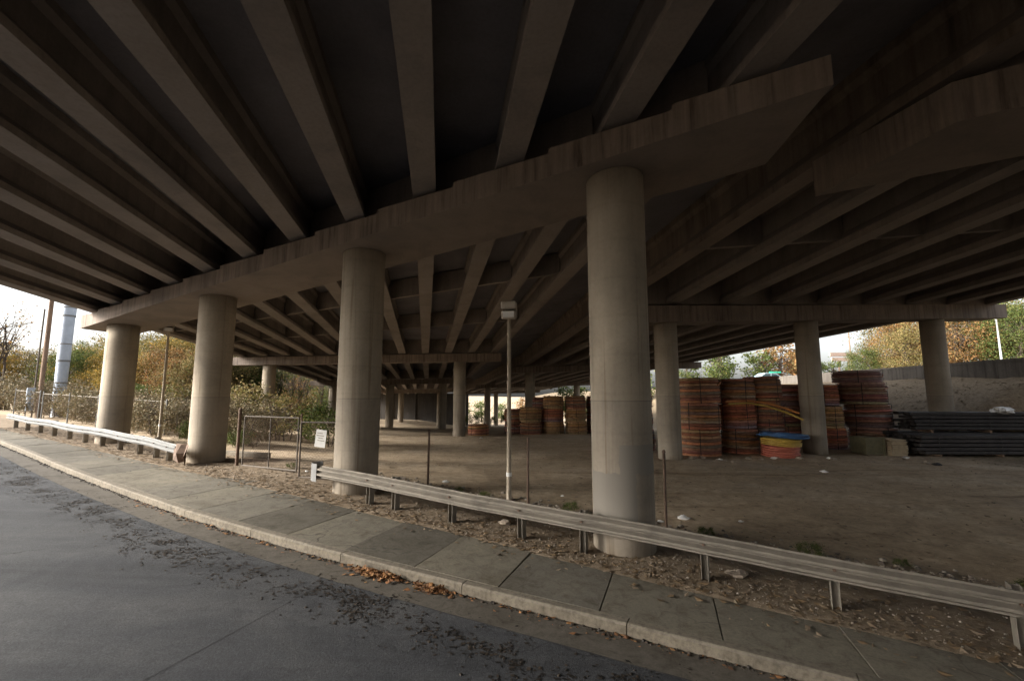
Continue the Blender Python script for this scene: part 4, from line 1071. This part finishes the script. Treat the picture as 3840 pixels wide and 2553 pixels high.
LT = [('gold', -52, 44, .85, 'golden tree at the far left edge beyond the fence'), ('bare', -44, 38, 1.0, 'nearly bare tree with twiggy top against the sky at the left edge'), ('gold', -47, 47, .75, 'low yellow tree behind the bare one at the left'),
      ('green', -41.5, 42, .78, 'dark green bushy tree left of the wooden utility pole'), ('gold', -37.5, 41, .75, 'yellow tree just behind the wooden utility pole'), ('olive', -34.5, 43, .85, 'olive tree close right of the grey steel pole'),
      ('gold', -30.5, 40, .9, 'golden tree left of the leftmost pier column'), ('green', -29, 47, 1.15, 'tall green tree behind the leftmost pier column'), ('rust', -29.3, 38.0, .8, 'rusty tree between the leftmost column and the dark floodlight pole'), ('green', -30.2, 44.5, .95, 'green tree behind the dark floodlight pole'),
      ('olive', -26.3, 36.2, .62, 'small olive tree right of the dark floodlight pole'), ('rust', -38, 52, 1.3, 'big brown tree far behind the grey steel pole'), ('olive', -58, 60, 1.1, 'tall olive tree far behind at the left edge'), ('green', -45, 58, 1.2, 'green tree in the far left background'),
      ('gold', -33.0, 37.5, .62, 'low yellow tree right beside the grey steel pole'), ('rust', -27.6, 36.5, .68, 'low rusty tree just left behind the leftmost column'), ('green', -33, 49, 1.15, 'green tree behind the rusty one right of the grey steel pole'), ('rust', -28.6, 40.5, .8, 'rusty tree at the left edge of the crumpled rail column'), ('green', -31.5, 52, 1.15, 'green tree high behind the dark floodlight pole'),
      ('rust', -49, 39, .7, 'low rusty tree at the far left edge behind the chain link'), ('gold', -43.5, 44.5, .85, 'yellow tree left of the dark green bushy tree'), ('olive', -54, 52, .9, 'olive tree farthest left beyond the fence'),
      ('olive', -36, 46.5, 1.0, 'olive brown tree filling the gap behind the grey steel pole'), ('olive', -31.5, 44, .95, 'olive brown tree left behind the leftmost column'), ('olive', -31.8, 41, .85, 'olive brown tree right behind the leftmost column'), ('olive', -28.4, 42.5, .85, 'olive brown tree just right of the leftmost column'), ('olive', -29.2, 48.2, 1.0, 'large olive brown tree between the dark floodlight pole and the crumpled rail column'),
      ('olive', -41, 47, 1.0, 'olive brown tree behind the wooden utility pole'), ('olive', -47, 50.5, 1.0, 'olive brown tree low at the far left behind the bare tree'), ('olive', -53, 47, .8, 'low olive tree at the very left edge'), ('olive', -39.5, 55, 1.3, 'tall olive tree far behind the utility pole')]
for k, x, y, s_, lab in LT: tree(k, x, y, lab, GL, s_)
GT = 'thicket behind the straight pier'
for i, (k, x, y, s_, lab) in enumerate([('olive', -33.5, 50, .95, 'olive tree left of the sunlit straight pier column'), ('thin', -29.2, 48.5, 1.0, 'spindly tree just left behind the sunlit straight pier column'), ('thin', -28.8, 54, 1.15, 'spindly tree right behind the sunlit straight pier column'), ('bare', -30.4, 61, .95, 'bare twiggy tree in the gap behind the gate'), ('thin', -30.4, 58, 1.2, 'vine wrapped tree in the middle of the gap behind the gate'), ('thin', -32.2, 68, 1.4, 'slim tree behind the white gate sign'), ('bare', -33.8, 74, 1.1, 'bare tree above the white gate sign'), ('thin', -33.9, 79, 1.5, 'leafy slim tree next to the column with the guardrail shoe'), ('thin', -35.2, 88, 1.6, 'tall slim tree deepest in the thicket beside the piers'), ('olive', -37, 66, 1.1, 'olive tree at the back of the thicket'), ('rust', -39, 80, 1.2, 'brown tree at the very back of the thicket'), ('olive', -41, 58, 1.1, 'olive tree behind the thicket at its left'), ('green', -40, 94, 1.3, 'green tree at the far right back of the thicket')]):
    tree(k, x, y, lab, GT, s_)
GB = 'brush along the left fence'
BR = [('brush', 38.0, 12.2, 1.38), ('brush', 35.5, 11.9, 1.26), ('brush', 33.2, 12.2, 1.32), ('brush', 31.0, 11.6, 1.15), ('gshrub', 40.5, 15.5, 1.4), ('shrub', 37.0, 16.5, 1.5), ('brush', 29.0, 11.9, 1.26), ('brush', 27.2, 11.4, 1.15), ('shrub', 30.0, 16.0, 1.3), ('brush', 25.3, 11.9, 1.15), ('gshrub', 23.4, 11.3, .55), ('brush', 23.0, 12.6, 1.21), ('shrub', 24.5, 16.5, 1.3), ('brush', 21.2, 12.5, 1.03), ('gshrub', 21.0, 17.0, 1.2), ('shrub', 41.5, 12.6, 1.0), ('brush', 43.5, 12.0, 1.49), ('brush', 47, 12.5, 1.61), ('brush', 51, 13.0, 1.84), ('brush', 56, 12.5, 1.84), ('shrub', 50, 18, 1.8), ('shrub', 44, 19, 1.7), ('shrub', 34, 19.5, 1.6), ('brush', 27.5, 18.0, 1.49), ('brush', 36.6, 13.9, 1.3), ('brush', 34.3, 14.2, 1.3), ('brush', 32.0, 14.0, 1.3), ('brush', 39.5, 12.6, 1.3), ('brush', 28.4, 14.5, 1.3), ('brush', 26.4, 14.8, 1.3)]
CO = {'brush': 'dry brown brush', 'shrub': 'olive leaved shrub', 'gshrub': 'green shrub'}
POS = lambda s_: 'left of the utility pole' if s_ > 39 else 'behind the fence by the grey steel pole' if s_ > 33 else 'between the grey steel pole and the leftmost column' if s_ > 26 else 'between the leftmost column and the crumpled rail end'
cnt = {}
for k, s_, d_, q in BR:
    x, y = W(s_, d_); key = (k, POS(s_)); cnt[key] = cnt.get(key, 0) + 1
    o = tree(k, x, y, '%s %s, %s' % (CO[k], POS(s_), ('first', 'second', 'third', 'fourth', 'fifth', 'sixth', 'seventh', 'eighth', 'ninth', 'tenth')[cnt[key] - 1] + ' one there'), GB, q)
for i, (k, x, y, q, lab) in enumerate([('brush', -22.8, 40.5, 1.0, 'brown brush at the foot of the sunlit straight pier column'), ('brush', -27.5, 55, 1.5, 'brown undergrowth behind the gate, left part'), ('brush', -29.2, 61, 1.7, 'brown undergrowth behind the gate, middle'), ('gshrub', -30.3, 66, 1.6, 'low green bush behind the white gate sign'), ('brush', -31.2, 72, 1.9, 'brown undergrowth behind the gate, right end'), ('gshrub', -28.2, 45, 1.5, 'green bush left of the sunlit straight pier column'), ('gshrub', -33, 82, 2.0, 'green bush beside the column with the guardrail shoe'), ('gshrub', -12.2, 20.2, .42, 'little green weed behind the gate hinge post')]):
    tree(k, x, y, lab, 'undergrowth behind the gate', q)

# ------------------------------------------------------------------ poles and fence at the left
x, y = -32.6, 32.2; z = G(x, y)
t = thing('steel_monopole', 'thick pale grey steel pole with banded joints beside the wooden pole', 'pole', (x, y, z))
for i, (z0, z1, r0, r1) in enumerate(((-.3, 4.0, .345, .355), (4.0, 7.3, .365, .375), (7.3, 11.5, .40, .40), (11.5, 17, .39, .36))):
    mb = MB(); mb.tube([(x, y, z + z0), (x, y, z + z1)], [r0, r1], 28); mb.build('section', M['mono'], t, smooth=False)
    mb = MB(); mb.tube([(x, y, z + z1 - .06), (x, y, z + z1 + .06)], r1 + .03, 28); mb.build('joint_band', M['galv'], t)
for zz in (2.4, 5.2, 7.9, 8.2): 
    mb = MB(); mb.tube([(x, y, z + zz), (x, y, z + zz + .06)], .385 if zz < 7 else .42, 28); mb.build('band', M['galv_dirty'], t)
x, y = -32.3, 30.6; z = G(x, y)
t = thing('utility_pole', 'brown wooden utility pole with meter boxes left of the grey steel pole', 'utility pole', (x, y, z))
mb = MB(); mb.tube([(x, y, z - .3), (x + .02, y, z + 6), (x, y, z + 14)], [.14, .13, .11], 14); mb.build('pole', M['wood'], t, smooth=True)
mb = MB(); mb.tube([(x - .28, y - .12, z), (x - .28, y - .12, z + 7.5)], .05, 8); mb.build('conduit', M['pipe'], t)
for zz, w_, h_ in ((1.75, .42, .55), (1.2, .34, .4), (.75, .36, .5)):
    mb = MB(); mb.bevbox((x - .36, y - .25, z + zz), (w_, .22, h_), .02, rz=.9); mb.build('meter_box', M['mono'], t, fix=True)
def fence(a, b, h, n, label):
    t = thing('chain_link_fence', label, 'fence', (a[0], a[1], G(*a)))
    for i in range(n + 1):
        px, py = a[0] + (b[0] - a[0]) * i / n, a[1] + (b[1] - a[1]) * i / n; z = G(px, py); mb = MB(); mb.tube([(px, py, z - .2), (px, py, z + h + .08)], .04, 8); mb.tube([(px, py, z + h + .08), (px, py, z + h + .14)], [.055, .02], 8); mb.build('post', M['galv'], t)
    mb = MB(); mb.tube([(*a, G(*a) + h), (*b, G(*b) + h)], .022, 6); mb.build('top_rail', M['galv_dirty'], t)
    for i in range(n):
        p = (a[0] + (b[0] - a[0]) * i / n, a[1] + (b[1] - a[1]) * i / n); q = (a[0] + (b[0] - a[0]) * (i + 1) / n, a[1] + (b[1] - a[1]) * (i + 1) / n)
        mb = MB(); mesh_wires(mb, p, q, (G(*p) + G(*q)) / 2 + .05, h - .05, .16, .0018); mb.build('wire_mesh', M['rust'], t)
fence(W(41.2, 10.4), W(47, 10.6), 1.75, 2, 'grey chain link fence at the far left behind the guardrail end')
fence(W(40.6, 10.4), W(27.2, 11.6), 1.7, 4, 'faint chain link fence running behind the grey steel pole')

# ------------------------------------------------------------------ embankment wall and things beyond it
wp = [(27.5, 4), (29.6, 15), (31.0, 25), (31.7, 32), (32.7, 41), (34.5, 55), (38, 75), (44, 100)]
t = thing('retaining_wall', 'long stained grey concrete parapet wall along the top of the dirt embankment', 'wall', (31.2, 27, 4.1))
pts = []
L = 0
for (x0, y0), (x1, y1) in zip(wp, wp[1:]):
    n = max(1, int(math.hypot(x1 - x0, y1 - y0) / 3.)); h = Vector((x1 - x0, y1 - y0, 0)).normalized()
    for i in range(n):
        a = Vector((x0 + (x1 - x0) * i / n, y0 + (y1 - y0) * i / n, 0)); b = Vector((x0 + (x1 - x0) * (i + 1) / n, y0 + (y1 - y0) * (i + 1) / n, 0))
        mb = MB(); ax = (h.y, -h.x, 0); zz = 4.02
        mb.sweep([(-.16, -.6), (.2, -.6), (.16, .95), (.2, .95), (.2, 1.12), (-.18, 1.12), (-.18, .95), (-.16, .95)], [(a + h * .012 + Vector((0, 0, zz)), ax), (b - h * .012 + Vector((0, 0, zz)), ax)])
        mb.build('panel', M['parapet'], t, fix=True)
def lamp_std(x, y, z, h, label, arm=1.6, r=.09):
    t = thing('street_lamp', label, 'street lamp', (x, y, z)); mb = MB(); mb.tube([(x, y, z - .2), (x, y, z + h)], [r, r * .7], 10); mb.build('pole', M['steel_pole'], t, smooth=True)
    mb = MB(); mb.tube([(x, y, z + h - .15), (x - arm * .5, y, z + h + .1), (x - arm, y, z + h + .2)], [.045, .04, .035], 8); mb.tube([(x, y, z + h - .6), (x - arm * .5, y, z + h - .12), (x - arm * .95, y, z + h + .17)], [.03, .03, .03], 6); mb.build('arm', M['steel_pole'], t)
    mb = MB(); mb.bevbox((x - arm - .35, y, z + h + .2), (.8, .3, .16), .04); mb.build('lamp_head', M['steel_pole'], t, fix=True)
lamp_std(44.2, 40, 4.1, 6.1, 'pale street lamp behind the wall near the right edge', 1.3, .085)
# billboard
bx, by = 82.3, 110; t = thing('billboard', 'pale shop sign board on two posts beyond the wall against the white sky', 'sign', (bx, by, 4.1))
mb = MB(); mb.bevbox((bx, by, 12.5), (6.6, .4, .95), .05); mb.bevbox((bx, by, 11.3), (6.0, .35, .9), .05); mb.build('panel', M['board_red'], t, fix=True)
for o in (-1.2, 1.2):
    mb = MB(); mb.tube([(bx + o, by, 4), (bx + o, by, 10.9)], .22, 10); mb.build('post', M['rust'], t)
for (px, py, h, lab, n) in ((88, 115, 15, 'tall thin pole right behind the pale sign board', 0), (101, 112, 13.5, 'utility pole with crossarms right of the pale sign board', 1)):
    t = thing('utility_pole', lab, 'utility pole', (px, py, 4.1)); mb = MB(); mb.tube([(px, py, 4), (px, py, 4.1 + h)], [.2, .13], 8); mb.build('pole', M['wood'], t)
    if n:
        for zz in (h - .6, h - 1.6, h - 3.2):
            mb = MB(); mb.box((px, py - .15, 4.1 + zz), (2.6 if zz < h - 1 else 1.6, .14, .16)); mb.build('crossarm', M['wood'], t)
            
# car on the ramp behind the coils
cx, cy, cz = 34.6, 60, 4.15
t = thing('parked_car', 'pale blue car with a green roof sign, only its roof showing over the coils', 'car', (cx, cy, cz))
prof = [(-2.2, .35), (2.2, .35), (2.25, .7), (2.1, .92), (1.2, 1.0), (.55, 1.45), (-.9, 1.5), (-1.6, 1.05), (-2.15, .98), (-2.25, .65)]
mb = MB(); mb.sweep([(p[0], p[1]) for p in prof], [((cx, cy - .85, cz), (1, 0, 0)), ((cx, cy - .78, cz), (1, 0, 0)), ((cx, cy + .78, cz), (1, 0, 0)), ((cx, cy + .85, cz), (1, 0, 0))]); mb.build('body', M['carpaint'], t, fix=True)
for pr_ in ([(1.08, 1.02), (.52, 1.4), (-.1, 1.42), (-.1, 1.02)], [(-.2, 1.02), (-.2, 1.42), (-.85, 1.44), (-1.45, 1.05)]):
    mb = MB(); mb.sweep(pr_, [((cx, cy - .868, cz), (1, 0, 0)), ((cx, cy - .84, cz), (1, 0, 0))]); mb.build('window', M['carglass'], t, fix=True)
for wx in (-1.4, 1.4):
    for wy in (-.78, .78):
        mb = MB(); mb.tube([(cx + wx, cy + wy - .1, cz + .32), (cx + wx, cy + wy + .1, cz + .32)], .32, 18); mb.build('wheel', M['strap'], t, fix=True)
mb = MB(); mb.bevbox((cx + .9, cy, cz + 1.62), (1.5, .25, .2), .03); mb.build('roof_sign', M['green_sign'], t, fix=True)

GF = 'trees beyond the coils and the ramp'
FT = [('far', -9, 131, .8, 'dark green tree far off between the thin distant columns, leftmost'), ('far', -3, 126, .7, 'green tree far off just left of the floodlight pole base'), ('farrust', 3.5, 132, .85, 'rusty tree far off behind the shorter stack'), ('far', 9, 128, .8, 'green tree far off behind the middle far stack'), ('far', -14, 128, .75, 'green tree far off beside the added dark wall'), ('farrust', 16, 134, .9, 'brown tree far off left of the nearest column'), ('far', 23, 130, .9, 'green tree far off behind the nearest column'),
      ('far', 41, 88, 1.0, 'pale green round tree left in the gap over the tall orange stack'), ('far', 45.5, 96, .8, 'small green tree right of the round one over the coils'), ('far', 50, 90, .95, 'green tree above the loose pipe ends stack'), ('farrust', 55.5, 92, 1.15, 'rounded rusty tree above the dark coils, left of the pier column'), ('farrust', 61, 96, 1.0, 'brown thin tree half behind the second coil pier column'), ('far', 36.5, 92, .72, 'low green tree at the left end of the gap over the coils'), ('far', 70.5, 98, .78, 'low green tree right of the second coil pier column'), ('far', 66, 100, .95, 'green tree hidden behind the second coil pier column'),
      ('far', 29, 100, 1.0, 'yellow green tree in the slit left of the first coil pier column'), ('far', 20, 92, 1.2, 'green tree seen over the far row of coils'), ('far', 13, 100, 1.2, 'pale green tree over the far row of coils, left one'), ('farrust', 25, 105, 1.2, 'rusty tree over the far row of coils')]
for k, x, y, s_, lab in FT: tree(k, x, y, lab, GF, s_)
for i, (x, y, q) in enumerate(((-8.5, 96, 1.3), (-4.5, 90, 1.1), (-1.2, 101, 1.3), (2.6, 95, 1.1))):
    tree('gshrub', x, y, 'green bush in the far dark between the columns, %s' % ('farthest left', 'left of the lone coil', 'right behind the lone coil', 'behind the shorter stack')[i], 'bushes in the far gap', q)
GR = 'autumn trees behind the embankment wall'
RT = [('olive', 55.5, 62, .95, 'yellow green tree left of the lit embankment column'), ('rust', 60, 60, 1.35, 'orange brown tree just right of the embankment column'), ('olive', 64, 64, 1.4, 'big olive brown tree behind the wall, middle'), ('green', 63, 55, 1.25, 'green tree by the pale street lamp'), ('olive', 68, 59, 1.35, 'olive tree at the right edge behind the wall'), ('rust', 57.5, 66, 1.3, 'rusty tree behind the embankment column'), ('green', 72, 66, 1.6, 'tall green tree at the far right behind the olive one'), ('olive', 62, 72, 1.35, 'olive tree at the back behind the wall'), ('green', 52.4, 66, .7, 'small dark green tree at the left end of the wall trees'), ('rust', 76, 60, 1.5, 'orange tree outside the right edge behind the wall')]
for k, x, y, s_, lab in RT: tree(k, x, y, lab, GR, s_)
# scrub on the embankment
tree('brush', 25.7, 31.5, 'dark dry twigs on the embankment left of the column', 'scrub on the embankment', .45)
tree('gshrub', 10.3, 8.2, 'green weeds at the right edge behind the guardrail', 'scrub on the embankment', .5)
for i, (s_, d_) in enumerate(((7.6, 10.5), (6.6, 10.3), (4.2, 10.45), (3.6, 10.2), (1.2, 10.5), (-.6, 10.4), (-2, 10.7), (8.8, 9.6), (-3.4, 10.2), (19.8, 9.6), (13.9, 9.7))):
    x, y = W(s_, d_); tree('gshrub', x, y, 'small green weed tuft along the old fence line', 'weed tufts along the fence line', .09 + .03 * (i % 3))
scatter('embankment_litter', M['brush'], 5000, (-16, 10), lambda s_, r: r.uniform(20, 46), .08, seed=9, dens=lambda x, y: 1. if x > 20.5 and y > 12 else 0)

# ------------------------------------------------------------------ sky, light, camera
w = bpy.data.worlds.new('World'); sc.world = w; w.use_nodes = True
nt = w.node_tree; bg = nt.nodes['Background']
sky = nt.nodes.new('ShaderNodeTexSky'); sky.sky_type = 'NISHITA'; sky.sun_disc = False
EL, AZ = 27, 256          # azimuth clockwise from +Y
sky.sun_elevation = R(EL); sky.sun_rotation = R(AZ); sky.air_density = 1.; sky.dust_density = 4.5; sky.ozone_density = 1.
hs_ = nt.nodes.new('ShaderNodeHueSaturation'); hs_.inputs['Saturation'].default_value = .28
nt.links.new(sky.outputs[0], hs_.inputs['Color']); nt.links.new(hs_.outputs[0], bg.inputs['Color']); bg.inputs['Strength'].default_value = .115
sl = bpy.data.lights.new('sun', 'SUN'); sl.energy = 3.2; sl.angle = R(20); sl.color = (1., .94, .85)
so = bpy.data.objects.new('sun', sl); col.objects.link(so)
dv = Vector((math.sin(R(AZ)) * math.cos(R(EL)), math.cos(R(AZ)) * math.cos(R(EL)), math.sin(R(EL))))
so.rotation_euler = dv.to_track_quat('Z', 'Y').to_euler(); so.location = dv * 60

cam = bpy.data.cameras.new('camera'); co = bpy.data.objects.new('camera', cam); col.objects.link(co)
co.location = (0, 0, 3.0); co.rotation_euler = (R(90 + 6.75), R(0), 0)
cam.sensor_width = 36; cam.lens = 1022 / 2358 * 36; cam.clip_end = 3000; cam.clip_start = .05
sc.camera = co
sc.view_settings.view_transform = 'Standard'; sc.view_settings.look = 'None'; sc.view_settings.exposure = 1.92; sc.view_settings.gamma = 1
sc.cycles.max_bounces = 8; sc.cycles.diffuse_bounces = 5; sc.cycles.use_denoising = True
sc.cycles.caustics_reflective = False; sc.cycles.caustics_refractive = False
